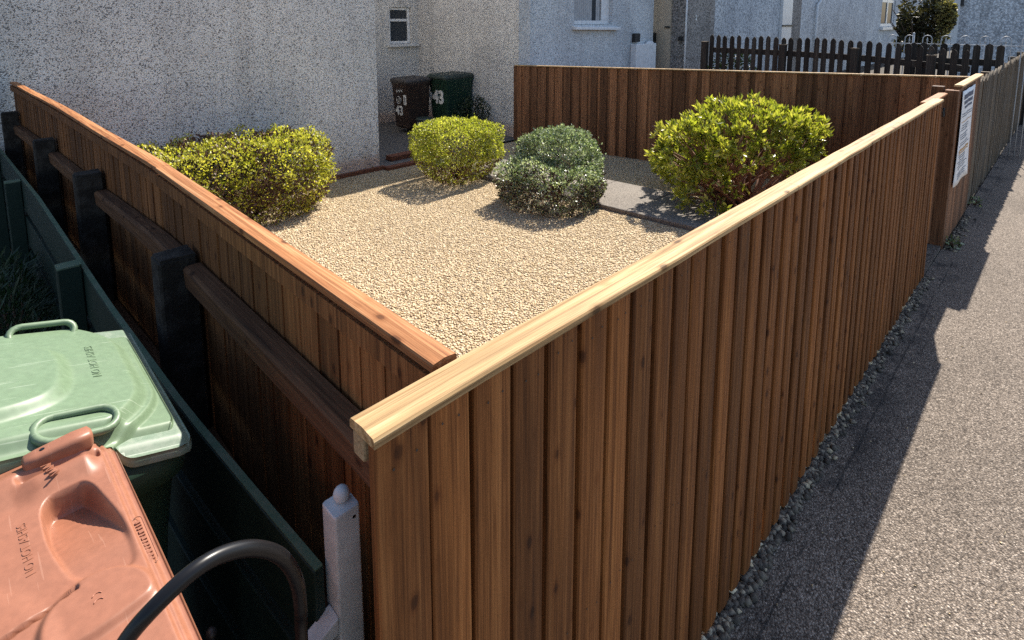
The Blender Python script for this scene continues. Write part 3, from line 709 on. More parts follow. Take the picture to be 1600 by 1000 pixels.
mb = MB(); mb.box(33,38,7.9,8.0,1.2,3.7); mb.box(33,38,7.5,8.0,3.7,3.8); mb.box(37.6,37.7,7.45,8.0,1.2,3.7); mb.build('dark_room_stand_in', P_black, ht)  # black boxing added to keep sun from reaching the far window from behind
w = window(ht, 34.02,36.98,1.56,3.39, 7.22, (2.9,), .16)
m2 = MB(); m2.box(35.4,35.6,7.215,7.27,1.73,3.2); m2.build('mullion', P_upvc, w)
m2 = MB(); m2.box(33.8,37.2,7.0,7.155,1.40,1.54); m2.build('sill', P_upvc, w)
hg = thing('house', 'pale blue gable end of the nearer house at the far right', 'house', (26,0,0))
mb = MB(); wall_panel(mb,'x',22,-6,2.58,-.6,HT,.4); mb.box(22.4,30,2.2,2.58,-.6,HT); mb.build('gable_wall', M_dashC, hg)
m2 = MB(); m2.box(21.93,21.99,2.50,2.58,2.35,3.0); m2.build('bracket', P_iron, hg)

# step and edging at the recess
st = thing('step', 'terracotta edged step at the mouth of the bin recess', 'step', (4.8,7.0,-.22))
mb = MB(); mb.box(4.32,5.6,6.86,6.975,-.3,-.185); mb.build('edging', P_terra, st, bevel=.008)
mb = MB(); mb.box(4.6,5.55,7.2,7.36,-.21,-.13); mb.build('tread', P_terra, st, bevel=.008)

# ------------------------------------------------------------------ bins
def rrect(w, d, r, n=6):
    P = []
    for cx, cy, a0 in ((w/2-r,d/2-r,0),(-w/2+r,d/2-r,90),(-w/2+r,-d/2+r,180),(w/2-r,-d/2+r,270)):
        for k in range(n+1): a = R(a0+90*k/n); P.append((cx+r*math.cos(a), cy+r*math.sin(a)))
    return P
def wheels(t, x, y0, hw, mat, dz=0):
    for s in (-1,1):
        m = MB(); m.loft([[(x+r_*math.cos(a), y0+s*(hw+o), dz+.10+r_*math.sin(a)) for a in np.linspace(0,2*math.pi,21)[:-1]] for o,r_ in ((0,.09),(.008,.10),(.037,.10),(.045,.09))], True, True); m.build('wheel', mat, t, True)
    m = MB(); m.tube([(x,y0-hw,dz+.10),(x,y0+hw,dz+.10)],.012,8); m.build('axle', mat, t, True)
def bin_body(t, mat, wheelmat, L, Wd, H):
    """local frame: +x = front of the bin; L front-to-back, Wd width"""
    m = MB(); rings = []
    for z, k, dx in ((.10,.80,-.01),(.14,.83,-.01),(.9*H,.955,0),(.905*H,.975,0),(.93*H,.985,0),(.935*H,1.0,0),(.975*H,1.0,0)):
        rings.append([(x*L*k+dx, y*Wd*k, z) for x,y in rrect(1,1,.06)])
    m.loft(rings, True, True); b = m.build('body', mat, t, True)
    wheels(t, -L*.36, 0, Wd*.36, wheelmat)
    return b

def back_bin(label, loc, rz, bm, lm, H, L, Wd):
    t = thing('wheelie_bin', label, 'wheelie bin', loc, rz, 'wheelie bins in the recess')
    bin_body(t, bm, P_black, L, Wd, H)
    m = MB(); rings = []
    for z, k in ((.955,1.045),(.96,1.06),(.995,1.06),(1.008,1.045),(1.014,.99),(1.030,.96),(1.034,.93)):
        rings.append([(x*L*k+.01, y*Wd*k, z*H + (x<0)*0.01) for x,y in rrect(1,1,.09)])
    m.loft(rings, True, True); m.build('lid', lm, t, True)
    m = MB(); m.tube([(-L*.53,-Wd*.42,.98*H),(-L*.60,-Wd*.40,.99*H),(-L*.60,Wd*.40,.99*H),(-L*.53,Wd*.42,.98*H)],.016,8); m.build('handle', lm, t, True)
    for s in (-.3,-.1,.1,.3): m = MB(); m.box(L*.44,L*.49,s*Wd-.012,s*Wd+.012,.87*H,.925*H); m.build('rim_rib', bm, t, True)
    return t
def front_pt(L, H, z): # x of the tapering front at height z
    return L/2*(.83+.125*min(1,max(0,(z-.14)/(.9*H-.14))))-.003
def front_M(L, H, y, z):
    sl = math.atan((front_pt(L,H,.8)-front_pt(L,H,.3))/.5)
    return Matrix.Translation((front_pt(L,H,z)+.006, y, z)) @ Matrix.Rotation(R(90),4,'Z') @ Matrix.Rotation(R(90)+sl,4,'X')
br = back_bin('brown wheelie bin marked 43 with a small white label', (6.20,8.95,-.215), R(180), P_binbrown, P_binlidb, 1.02, .56, .54)
M = front_M(.56,1.02,-.04,.43); text_mesh('number','43',.25,P_num,br, M, .003, .006)
M = front_M(.56,1.02,-.04,.64)
mb = MB(); mb.ring([M @ Vector((.075*math.cos(t)*(1+.15*math.cos(3*t)), .07*math.sin(t), 0)) for t in np.linspace(0,2*math.pi,16)[:-1]],.005,5); mb.ring([M @ Vector((.035*math.cos(t)+.01, .03*math.sin(t), 0)) for t in np.linspace(0,2*math.pi,12)[:-1]],.005,5); mb.build('scribbled_drawing', P_num, br, True)
M = front_M(.56,1.02,-.02,.80)
mb = MB(); mb.tube([M @ Vector((-.10+.026*i,.03*math.sin(i*2.2)+.004*i,0)) for i in range(9)],.007,5); mb.build('handwriting', P_num, br, True)
M = front_M(.56,1.02,.165,.66)
mb = MB(); mb.add([M @ Vector(p) for p in ((-.045,-.095,0),(.045,-.095,0),(.045,.095,0),(-.045,.095,0))],[(0,1,2,3)]); mb.build('label_sticker', P_num, br, True)
mb = MB(); mb.add([M @ Vector(p) for p in ((-.02,-.06,.002),(.015,-.06,.002),(.015,.05,.002),(-.02,.05,.002))],[(0,1,2,3)]); mb.build('label_print', P_pgrey, br, True)
gb = back_bin('dark green wheelie bin marked with a heart and 43 against the side wall', (6.87,8.56,-.205), R(180), P_bindark, P_binlidg, 1.07, .70, .58)
M = front_M(.70,1.07,.01,.66); text_mesh('number','43',.34,P_num,gb, M, .003, .014)
mb = MB(); M = front_M(.70,1.07,-.235,.68)
hh_ = [M @ Vector((.0048*16*math.sin(t)**3*.8, .0062*(13*math.cos(t)-5*math.cos(2*t)-2*math.cos(3*t)-math.cos(4*t)), .002)) for t in np.linspace(0,2*math.pi,29)[:-1]]
mb.add(hh_, [tuple(range(27,-1,-1))]); mb.build('heart_sticker', P_num, gb, True)

def smooth(a, b, x): t = np.clip((x-a)/(b-a),0,1); return t*t*(3-2*t)
def polysd(px, py, poly):
    """signed distance to a polygon (negative inside), numpy"""
    poly = np.array(poly); n = len(poly); d = np.full(px.shape, 1e9); ins = np.zeros(px.shape, bool)
    for i in range(n):
        a = poly[i]; b = poly[(i+1)%n]; e = b-a
        wx, wy = px-a[0], py-a[1]; t = np.clip((wx*e[0]+wy*e[1])/(e@e),0,1)
        d = np.minimum(d, np.hypot(wx-e[0]*t, wy-e[1]*t))
        c = (a[1] <= py) != (b[1] <= py)
        with np.errstate(divide='ignore', invalid='ignore'): xi = a[0]+(py-a[1])*e[0]/(e[1] if e[1] else 1e-9)
        ins ^= c & (px < xi)
    return np.where(ins, -d, d)
def rpoly(pts, n=5, k=.5):
    """round a polygon by corner cutting"""
    P = [np.array(p,float) for p in pts]
    for _ in range(3):
        Q = []
        for i in range(len(P)):
            a, b = P[i], P[(i+1)%len(P)]; Q += [a*.75+b*.25, a*.25+b*.75]
        P = Q
    return P
def lid_mesh(t, name, mat, a0, a1, b0, b1, hf, skirt, da=.004, cr=.03):
    """height-field lid; a,b local plan coordinates given to world by local axes (a -> +x, b -> +y)"""
    na = int((a1-a0)/da)+1; nb = int((b1-b0)/da)+1
    A, B = np.meshgrid(np.linspace(a0,a1,na), np.linspace(b0,b1,nb), indexing='ij')
    ca, cb, ha, hb_ = (a0+a1)/2, (b0+b1)/2, (a1-a0)/2-cr, (b1-b0)/2-cr
    qx, qy = np.maximum(np.abs(A-ca)-ha,0), np.maximum(np.abs(B-cb)-hb_,0); q = np.hypot(qx,qy)
    s = np.where(q > cr, cr/np.maximum(q,1e-9), 1)
    A = ca+np.sign(A-ca)*(np.minimum(np.abs(A-ca),ha)+qx*s); B = cb+np.sign(B-cb)*(np.minimum(np.abs(B-cb),hb_)+qy*s)
    Zz = hf(A,B); V = np.stack([A,B,Zz],-1).reshape(-1,3)
    I = np.arange(na*nb).reshape(na,nb)
    F = np.stack([I[:-1,:-1],I[1:,:-1],I[1:,1:],I[:-1,1:]],-1).reshape(-1,4)
    loop = np.concatenate([I[:,0],I[-1,1:],I[-2::-1,-1],I[0,-2:0:-1]])
    S = V[loop].copy(); out = S[:,:2]-np.array([ca,cb]); out /= np.linalg.norm(out,axis=1)[:,None]
    S1 = S.copy(); S1[:,:2] += out*.004; S1[:,2] -= .006; S2 = S1.copy(); S2[:,2] -= skirt
    m = len(loop); n0 = len(V); V = np.concatenate([V,S1,S2])
    j = np.arange(m); k = (j+1)%m
    F = np.concatenate([F, np.stack([loop[j],n0+j,n0+k,loop[k]],-1)[:, ::-1], np.stack([n0+j,n0+m+j,n0+m+k,n0+k],-1)[:, ::-1]])
    return npmesh(name, V, F, mat, None, None, True)

# pale green bin -- local x: 0 at the front rim, growing towards the hinge (world -X); local y: world -Y
gbn = thing('wheelie_bin', 'pale green wheelie bin with scuffed lid and worn white paint on its rim', 'wheelie bin', (.268,1.53,0), R(180))
SL = .28
plate = rpoly([(.172,.07),(.172,-.01),(.182,-.06),(.26,-.078),(.5,-.075),(.62,-.04),(.62,.12),(.5,.195),(.27,.182),(.19,.15)])
def hgreen(a, b):
    z = 1.105 + SL*a - .06*a*a
    q = np.maximum(np.abs(b-.03)-.085,0)/.16
    front = .014 + .085*q**2.3
    z = z + .016*smooth(-.003,.006,a-front) + .022*smooth(.014,.040,a-front)
    z = z + .020*smooth(.030,.0,polysd(a, b, plate))
    z = z - .022*smooth(.222,.250,np.abs(b-.03))
    z = z + .0010*np.sin(a*19)*np.cos(b*13)
    return z
lid = lid_mesh(gbn, 'lid', P_bingreen, .008, .74, -.228, .288, hgreen, .028, .0032, .06); lid.parent = gbn
# rim flange of the body (carries worn white lettering paint)
def hrim(a, b): return 1.092 + SL*a - .018*smooth(.275,.305,np.abs(b-.008)) - .012*smooth(.004,-.012,a)
rim = lid_mesh(gbn, 'rim', P_binlip, -.014, .115, -.292, .308, hrim, .012, .006, .03); rim.parent = gbn
m = MB(); rings = []
for z, k, dz in ((.10,.72,0),(.14,.76,0),(.85,.90,0),(1.0,.95,0),(1.005,1.0,0),(1.063,1.02,.19)): rings.append([(.355+x*.72*k, .010+y*.57*k, z+dz*max(0,x+.5)) for x,y in rrect(1,1,.08)])
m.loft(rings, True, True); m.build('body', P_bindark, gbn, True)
wheels(gbn, .62, 0, .2, P_black)
def stadium(L, r, n=8):
    return [(L/2-r+r*math.cos(t), r*math.sin(t)) for t in np.linspace(-math.pi/2,math.pi/2,n)] + [(-L/2+r+r*math.cos(t), r*math.sin(t)) for t in np.linspace(math.pi/2,1.5*math.pi,n)]
for (ca, cb, cz, L, r, tilt) in ((.175,-.186,1.190,.125,.022,-42),(.165,.252,1.184,.130,.030,-16)):
    m = MB(); M = Matrix.Translation((ca,cb,cz)) @ Matrix.Rotation(-.24,4,'Y') @ Matrix.Rotation(R(tilt),4,'X')
    m.ring([M @ Vector((x,y,0)) for x,y in stadium(L,r,10)], .0078, 8)
    m.build('handle', P_bingreen, gbn, True)
def gpt(a,b,dz=0): return Vector((a,b,float(hgreen(np.array([a]),np.array([b]))[0])+dz))
text_mesh('embossed_text','NO HOT ASHES',.0225,P_bingreen,gbn, Matrix.Translation(gpt(.104,.005,.0005)) @ Matrix.Rotation(-.26,4,'Y') @ Matrix.Rotation(R(-92),4,'Z'), .0006)

# salmon bin -- local x: from the hinge end towards the photographer (world -Y); local y: world +X
obn = thing('wheelie_bin', 'salmon coloured wheelie bin with moulded lid nearest the photographer', 'wheelie bin', (.1376,1.2416,.1365), R(-90+1.5))
obn.scale = (.93,.93,.93)
scoop = rpoly([(.118,-.116),(.115,-.075),(.118,-.046),(.185,-.034),(.24,-.024),(.30,-.018),(.375,-.025),(.345,-.07),(.337,-.103),(.27,-.114),(.20,-.120)])
hump = rpoly([(.34,-.112),(.338,-.065),(.365,-.032),(.395,-.014),(.44,-.012),(.45,-.05),(.455,-.11),(.44,-.16),(.375,-.15)])
slot = [(.352,-.10),(.356,-.10),(.372,-.20),(.366,-.20)]
def horange(a, b):
    z = 1.095 - .02*a + .022*smooth(.115,.045,a)*smooth(-.012,-.045,b) - .014*smooth(.045,.0,a)
    z = z + .012*smooth(-.010,-.016,b) - .012*smooth(-.006,.004,b)
    # rolled hump in front of the hinge bars
    z = z - .018*np.exp(-((a-.054)/.010)**2)*smooth(-.014,-.024,b)*smooth(-.145,-.13,b)
    z = z + .009*np.exp(-((a-.085)/.025)**2)*smooth(-.150,-.11,b)*smooth(-.018,-.045,b)
    d = polysd(a, b, scoop)
    depth = .042*smooth(.33,.11,a)+.003
    z = z - depth*smooth(.002,-.008,d)
    z = z + .009*smooth(.003,-.010,polysd(a,b,hump))
    z = z - .022*smooth(.003,-.001,polysd(a,b,slot))
    z = z + .004*smooth(.02,-.01,np.hypot((a-.42)/1.6,b+.24)-.10)
    return z
lid = lid_mesh(obn, 'lid', P_binorange, -.015, .72, -.50, .010, horange, .05, .0025, .03); lid.parent = obn
m = MB(); rings = []
for z, k in ((-.04,.72),(0,.76),(.85,.92),(1.06,.95)): rings.append([(.36+x*.68*k, -.245+y*.50*k, z) for x,y in rrect(1,1,.10)])
m.loft(rings, True, True); m.build('body', P_binorange, obn, True)
wheels(obn, .1, -.245, .19, P_black, -.147)
for b0, b1 in ((-.128,-.022),(-.46,-.36)):
    m = MB(); rings = []
    for x, w, h in ((b0,.010,.010),(b0+.004,.015,.014),(b0+.02,.017,.016),(b1-.03,.020,.020),(b1-.006,.019,.019),(b1,.012,.012)):
        rings.append([(.026+w*a_, x, 1.128+h*c_) for a_,c_ in rrect(2,2,.55,4)])
    m.loft(rings, True, True); m.build('handle', P_binorange, obn, True)
    m = MB(); m.loft([[(.026+.004*math.cos(t), (b0+.03)+.004*math.sin(t), z) for t in np.linspace(0,2*math.pi,10)[:-1]] for z in (1.142,1.1455)]); m.build('handle_hole', P_black, obn, True)
def opt(a,b,dz=0): return Vector((a,b,float(horange(np.array([a]),np.array([b]))[0])+dz))
text_mesh('embossed_text','NO HOT ASHES',.0175,P_binorange,obn, Matrix.Translation(opt(.212,-.143,.0004)) @ Matrix.Rotation(R(1.2),4,'Y') @ Matrix.Rotation(R(180),4,'Z'), .0006)
text_mesh('embossed_text','WW',.021,P_binorange,obn, Matrix.Translation(opt(.073,-.092,.001)) @ Matrix.Rotation(R(196),4,'Z'), .0025)
m = MB(); c0 = opt(.315,-.0045,.0008)
m.ring([c0+Vector((x,y,-.05*x)) for x,y in stadium(.112,.0075,6)], .0009, 6)
x = -.045
while x < .045: w_ = random.uniform(.003,.007); m.box(c0.x+x,c0.x+x+w_,c0.y-.0035,c0.y+.0035,c0.z-.003,c0.z+.001-.05*x); x += w_+.003
m.build('embossed_label', P_binorange, obn, True)
m = MB()
for k in (0,1): m.tube([opt(.405-.012*k+.006*math.cos(t), -.082+.006*math.sin(t), .0005) for t in np.linspace(1.9,4.4,7)], .0008, 5)
m.build('embossed_mark', P_binembo, obn, True)

# bucket beside the brown bin
bk = thing('bucket', 'small grey lidded bucket at the foot of the brown bin', 'bucket', (6.10,8.40,-.205))
m = MB(); m.loft([[(r*math.cos(t), r*math.sin(t), z) for t in np.linspace(0,2*math.pi,25)[:-1]] for z,r in ((0,.11),(.30,.145))]); m.build('tub', P_grey, bk, True)
m = MB(); m.loft([[(r*math.cos(t), r*math.sin(t), z) for t in np.linspace(0,2*math.pi,25)[:-1]] for z,r in ((.30,.158),(.33,.16),(.345,.145),(.35,.10))]); m.build('lid', P_binlidg, bk, True)

# ------------------------------------------------------------------ white gate post, hose
wp = thing('metal_post', 'white painted square metal gate post with ball top by the fence corner', 'post', (.467,.953,0))
h = .0275
m = MB(); rp_ = rrect(.055,.055,.006,3)
m.loft([[(x*k+ .467, y*k+.953, z) for x,y in rp_] for z,k in ((-.3,1),(.984,1),(.988,.985),(.990,.93))], True, True); m.build('shaft', P_white, wp)
m = MB(); m.ball((.472,.958,1.003),.0165,20,12); m.build('ball_cap', P_white, wp)
m = MB(); m.loft([[(.4805+.0038*math.cos(t), .9254-o, .968+.0038*math.sin(t)) for t in np.linspace(0,2*math.pi,13)[:-1]] for o in (0,.0005)]); m.build('bolt_hole', P_black, wp)
m = MB(); m.hexa([(.36,.925,.715),(.439,.925,.735),(.439,.965,.735),(.36,.965,.715)],[(.36,.925,.735),(.439,.925,.772),(.439,.965,.772),(.36,.965,.735)]); m.build('bracket', P_white, wp, bevel=.003)
hp = [(.03,.555,0),(.032,.558,.6),(.034,.57,1.05),(.042,.60,1.19),(.056,.636,1.279),(.07,.644,1.302),(.097,.639,1.326),(.136,.642,1.337),(.171,.649,1.328),(.208,.655,1.303),(.241,.664,1.259),(.265,.682,1.192),(.276,.70,1.123),(.283,.721,1.028),(.285,.73,.6),(.285,.73,0)]
# smooth the path
def cat(P, n=6):
    P = [Vector(p) for p in P]; out = []
    for i in range(len(P)-1):
        a, b, c, d = P[max(i-1,0)], P[i], P[i+1], P[min(i+2,len(P)-1)]
        for k in range(n):
            t = k/n; out.append(.5*((2*b)+(c-a)*t+(2*a-5*b+4*c-d)*t*t+(3*b-a-3*c+d)*t**3))
    return out+[P[-1]]
hp = cat(hp)
hz = thing('rubber_hose', 'thick black rubber hose arching between bin and white post', 'hose', (.33,.89,0))
m = MB(); m.tube(hp, .0090, 14); m.build('tube', P_black, hz)
kn = thing('metal_stake', 'thin black stake with a round knob beside the hose', 'stake', (.24,1.033,0))
m = MB(); m.tube([(.24,1.033,0),(.24,1.033,.81)],.006,8); m.build('rod', P_iron, kn)
m = MB(); m.ball((.24,1.033,.816),.010,12,8); m.build('knob', P_iron, kn)
wb = tag((lambda mm: (mm.box(.46,.53,.80,.86,.0,.70), mm.build('timber_block', W_railx, None, bevel=.004))[1])(MB()), 'pale rough timber stub between white post and front fence', 'timber stub')

# ------------------------------------------------------------------ plants
def leaves(P, Nrm, size, asp, fold=.25, jitter=.8):
    """folded 4-point leaves: returns V (n,4,3) and faces (two tris each)"""
    n = len(P); d = Nrm + rng.normal(0,jitter,(n,3)); d /= np.linalg.norm(d,axis=1)[:,None]
    r = rng.normal(0,1,(n,3)); s = np.cross(d,r); s /= np.linalg.norm(s,axis=1)[:,None]; nn = np.cross(s,d)
    L = size*rng.uniform(.65,1.3,(n,1)); w = L*asp
    v0 = P; v2 = P+d*L; mid = P+d*L*.5
    v1 = mid+s*w+nn*fold*w; v3 = mid-s*w+nn*fold*w
    V = np.stack([v0,v1,v2,v3],1).reshape(-1,3)
    b = (np.arange(n)*4)[:,None]; F = np.concatenate([b+np.array([[0,1,2]]), b+np.array([[0,2,3]])],1).reshape(-1,3)
    return V, F
def fbm(P, s, seed=0):
    return np.array([mn.noise(Vector((p[0]*s+seed,p[1]*s,p[2]*s))) for p in P])
def superpts(n, c, h, e, zmin=-.95, shell=(.70,1.02)):
    """points + normals on a superellipsoid shell"""
    d = rng.normal(0,1,(n,3)); d /= np.linalg.norm(d,axis=1)[:,None]
    r = (np.abs(d[:,0])**e+np.abs(d[:,1])**e+np.abs(d[:,2])**e)**(-1/e)
    p = d*r[:,None]; nr = np.sign(p)*np.abs(p)**(e-1)/np.array(h); nr /= np.linalg.norm(nr,axis=1)[:,None]
    k = rng.uniform(*shell,(n,1)); k = 1-(1-k)*rng.uniform(0,1,(n,1))
    p = p*k; ok = p[:,2] > zmin
    return p[ok]*np.array(h)+np.array(c), nr[ok]
def shrub(name, label, cat, base, blobs, count, lsize, asp, mat, tone=(.5,.2), dead=None, stems=14, stem_h=.3, spread=.3, lump=.06, undercut=.0, jitter=.8, up=.35, group=None):
    t = thing(name, label, cat, base, 0, group)
    PP, NN = [], []; tot = sum(b[1][0]*b[1][1]*b[1][2] for b in blobs)
    for c, h, e in blobs:
        k = int(count*(h[0]*h[1]*h[2]/tot)**.8 / sum((b[1][0]*b[1][1]*b[1][2]/tot)**.8 for b in blobs))
        p, nr = superpts(k, c, h, e); PP.append(p); NN.append(nr)
    P = np.concatenate(PP); Nn = np.concatenate(NN)
    # drop the points buried well inside another blob
    keep = np.ones(len(P), bool)
    for c, h, e in blobs:
        q = (np.abs((P-np.array(c))/np.array(h))**e).sum(1); keep &= q > .45
    P, Nn = P[keep], Nn[keep]
    nz_ = fbm(P, 5.0, 3.1); n2 = fbm(P, 14.0, 9.7)
    spr = np.where(rng.uniform(0,1,len(P)) < .05, rng.uniform(0,.055,len(P)), 0)*(n2 > 0)
    P = P + Nn*(nz_[:,None]*lump*1.6 + n2[:,None]*lump*.9 + spr[:,None])
    zr_ = (P[:,2]-base[2]); H_ = max(c[2]+h[2] for c,h,e in blobs)-base[2]
    if undercut:
        cx, cy = base[0], base[1]; f = 1-undercut*np.clip(1-zr_/(.45*H_),0,1)
        P[:,0] = cx+(P[:,0]-cx)*f; P[:,1] = cy+(P[:,1]-cy)*f
    gap = (n2 < -.28) & (rng.uniform(0,1,len(P)) < .75); low = rng.uniform(0,1,len(P)) > .45+zr_/(.22*H_)
    ok = (P[:,2] > base[2]+.02) & ~gap & ~low; P, Nn, nz_ = P[ok], Nn[ok], nz_[ok]; zr_ = zr_[ok]
    V, F = leaves(P, Nn+np.array([0,0,up]), lsize, asp, .3, jitter)
    n5 = fbm(P, 24.0, 17.0)
    tn = np.clip(tone[0]+tone[1]*rng.normal(0,1,len(P))+.3*nz_+.45*n5, 0, 1)
    if dead is not None: tn = np.where(dead(P, nz_, zr_/H_), 2.0, tn)
    npmesh('foliage', V, F, mat, t, np.repeat(tn,4))
    m = MB()
    for k in range(stems):
        a = rng.uniform(0,2*np.pi); r0 = rng.uniform(.01,.10); 
        x0, y0 = base[0]+r0*math.cos(a), base[1]+r0*math.sin(a); L = stem_h*rng.uniform(.7,1.2)
        pts = [(x0,y0,base[2]-.02)]
        for s in (.25,.5,.75,1.0):
            pts.append((x0+math.cos(a)*spread*s*rng.uniform(.8,1.2)+rng.normal(0,.02), y0+math.sin(a)*spread*s*rng.uniform(.8,1.2)+rng.normal(0,.02), base[2]+L*s**.8))
        m.tube(pts, [.014,.011,.009,.006,.003], 6)
        for q in range(4):
            i = random.choice((2,3,4)); p = Vector(pts[i]); dv = Vector((rng.normal(0,1),rng.normal(0,1),rng.uniform(.2,1.2))).normalized()*rng.uniform(.08,.2)
            m.tube([p, p+dv*.5+Vector((0,0,.01)), p+dv], [.005,.0035,.0015], 5)
    m.build('stems', P_twig, t)
    return t

def d_lime(P, nz_, h):
    n3 = fbm(P, 3.2, 21.0)
    r_ = rng.uniform(0,1,len(P)); back = np.clip((P[:,1]-5.9)*.5,0,.5)
    return ((n3 > .08) & (r_ < .55+back)) | ((h < .42) & (r_ < .62)) | (r_ < .10)
shrub('hedge_shrub', 'wide clipped lime green shrub with brown patches against the house wall', 'shrub', (2.15,6.3,-.225),
      [((1.98,6.34,.20),(.96,.66,.44),4.4),((2.62,6.35,.20),(.42,.55,.42),3.8)], 62000, .032, .30, L_lime, (.66,.24), d_lime, 40, .55, .55, .085, .10)
def d_gold(P, nz_, h):
    r_ = rng.uniform(0,1,len(P)); return ((h < .38) & (r_ < .55)) | (r_ < .06)
shrub('clipped_shrub', 'small square clipped golden yellow shrub in front of the bins', 'shrub', (4.72,5.75,-.195),
      [((4.72,5.75,.19),(.50,.47,.38),6.5)], 36000, .027, .32, L_gold, (.62,.2), d_gold, 24, .5, .28, .04, .30)
def d_box(P, nz_, h):
    r_ = rng.uniform(0,1,len(P)); return ((h < .42) & (r_ < .62)) | (r_ < .04)
shrub('box_shrub', 'dark grey green stepped box shrub in the middle of the gravel', 'shrub', (4.80,4.15,-.14),
      [((5.02,4.26,.14),(.48,.47,.49),2.9),((4.66,4.05,.06),(.46,.55,.31),3.6)], 52000, .028, .34, L_box, (.56,.30), d_box, 26, .42, .35, .05, .05)

# large loose shrub beside the path: rosettes of long leaves on visible stems
cs = thing('loose_shrub', 'large loose yellow green shrub with bare reddish stems beside the path', 'shrub', (6.05,2.35,-.09))
blobs = [((6.20,2.48,.55),(.72,.60,.42),2.8),((5.78,2.85,.42),(.42,.42,.38),2.2),((5.50,2.55,.14),(.24,.24,.26),2.2),((6.35,2.12,.52),(.48,.32,.40),2.4),((6.25,3.32,.30),(.32,.28,.24),2.2)]
PP, NN = [], []
for (c,hh,e),k in zip(blobs,(1350,560,240,430,200)):
    p, nr = superpts(k, c, hh, e, -.8, (.74,1.03)); PP.append(p); NN.append(nr)
P = np.concatenate(PP); Nn = np.concatenate(NN); keep = np.ones(len(P),bool)
for c,hh,e in blobs: keep &= (np.abs((P-np.array(c))/np.array(hh))**e).sum(1) > .40
P, Nn = P[keep], Nn[keep]; n2 = fbm(P,4.0,5.5); n3 = fbm(P,9.0,1.5)
P += Nn*(n2[:,None]*.20)
ok = ~((n3 < -.04) & (rng.uniform(0,1,len(P)) < .88)) & (P[:,2] > -.02)
low = (P[:,2] < .44) & (P[:,0] > 5.52) & (P[:,1] < 3.0) & (rng.uniform(0,1,len(P)) < .93); ok &= ~low
P, Nn, n2 = P[ok], Nn[ok], n2[ok]
k = 13; Pr = np.repeat(P,k,0)+rng.normal(0,.016,(len(P)*k,3)); Nr = np.repeat(Nn+np.array([0,0,.55]),k,0)
V, F = leaves(Pr, Nr, .072, .18, .35, .75)
tn = np.clip(.52+.25*np.repeat(n2,k)+rng.normal(0,.20,len(Pr)),0,1); tn = np.where(rng.uniform(0,1,len(Pr))<.03, 2.0, tn)
npmesh('foliage', V, F, L_choi, cs, np.repeat(tn,4))
m = MB()
for i in range(90):
    tgt = P[rng.integers(len(P))]; a = rng.uniform(0,6.28); b0 = Vector((5.98+.20*math.cos(a), 2.45+.20*math.sin(a), -.10)); e_ = Vector(tgt)
    md = b0.lerp(e_,.5)+Vector((rng.normal(0,.05),rng.normal(0,.05),.06)); q1 = b0.lerp(md,.5)+Vector((rng.normal(0,.02),rng.normal(0,.02),.03)); q2 = md.lerp(e_,.5)
    m.tube([b0,q1,md,q2,e_], [.017,.014,.011,.008,.004], 6)
for i in range(14):   # straggling twigs over the path
    a = rng.uniform(2.2,4.0); b0 = Vector((5.7,2.55,.10)); d = Vector((math.cos(a),math.sin(a)*.8+.3,-.12)).normalized()*rng.uniform(.25,.6)
    m.tube([b0, b0+d*.5+Vector((0,0,.05)), b0+d], [.006,.004,.002], 5)
m.build('stems', plain('red_brown_stem', (.22,.10,.06), .8), cs)

def simple_plant(name, label, cat, base, c, h, n, size, asp, mat, tone=(.5,.3), stems=16, jit=.8, up=.8, kind=None):
    t = thing(name, label, cat, base)
    p, nr = superpts(n, c, h, 2.0, -.9, (.3,1.05)); nz_ = fbm(p, 7.0, 4.0); p += nr*nz_[:,None]*h[0]*.35
    V, F = leaves(p, nr+np.array([0,0,up]), size, asp, .3, jit)
    npmesh('foliage', V, F, mat, t, np.repeat(np.clip(tone[0]+tone[1]*rng.normal(0,1,len(p)),0,1),4))
    m = MB()
    for i in range(stems):
        e_ = Vector(p[rng.integers(len(p))]); b0 = Vector(base)+Vector((rng.normal(0,.03),rng.normal(0,.03),0)); md = b0.lerp(e_,.55)+Vector((0,0,.04))
        m.tube([b0,md,e_], [.010,.007,.002], 5)
    m.build('stems', P_twig, t); return t
simple_plant('leafy_plant', 'dark straggly plant growing by the side wall beside the green bin', 'plant', (6.95,8.05,-.22), (6.95,8.0,.12), (.30,.34,.38), 1500, .05, .2, L_dark, (.5,.3))
simple_plant('weed_clump', 'dark feathery weeds in the shade left of the green fence', 'weeds', (.10,3.9,-.1), (.08,3.9,.30), (.16,.55,.34), 3200, .075, .07, L_weed, (.5,.3), 30)
simple_plant('dark_bush', 'low black green bush tangled behind the left end of the pickets', 'bush', (9.9,4.4,-.1), (9.9,4.3,.95), (.22,.42,.46), 1800, .05, .3, L_dark, (.3,.3), 12)
# ornamental tree at the far right
tr = thing('small_tree', 'dark round ornamental tree with painted-in sunlit tips in front of the far window', 'tree', (16.6,2.75,-.3))
m = MB(); m.tube([(16.6,2.75,-.4),(16.62,2.77,.6),(16.58,2.74,1.3),(16.6,2.75,2.0)], [.09,.075,.06,.03], 8)
for i in range(14):
    a = rng.uniform(0,6.28); z = rng.uniform(.9,1.7); m.tube([(16.6,2.75,z),(16.6+.3*math.cos(a),2.75+.3*math.sin(a),z+.25),(16.6+.55*math.cos(a),2.75+.55*math.sin(a),z+.6)], [.03,.02,.006], 6)
m.build('trunk', P_trunk, tr)
PP, NN = [], []
for c,hh in (((16.6,2.65,2.1),(.5,.45,.85)),((16.55,2.42,1.85),(.4,.3,.55)),((16.6,2.85,1.6),(.4,.28,.5)),((16.3,2.15,1.95),(.2,.14,.3))):
    p, nr = superpts(2600, c, hh, 2.0, -.9, (.55,1.05)); PP.append(p); NN.append(nr)
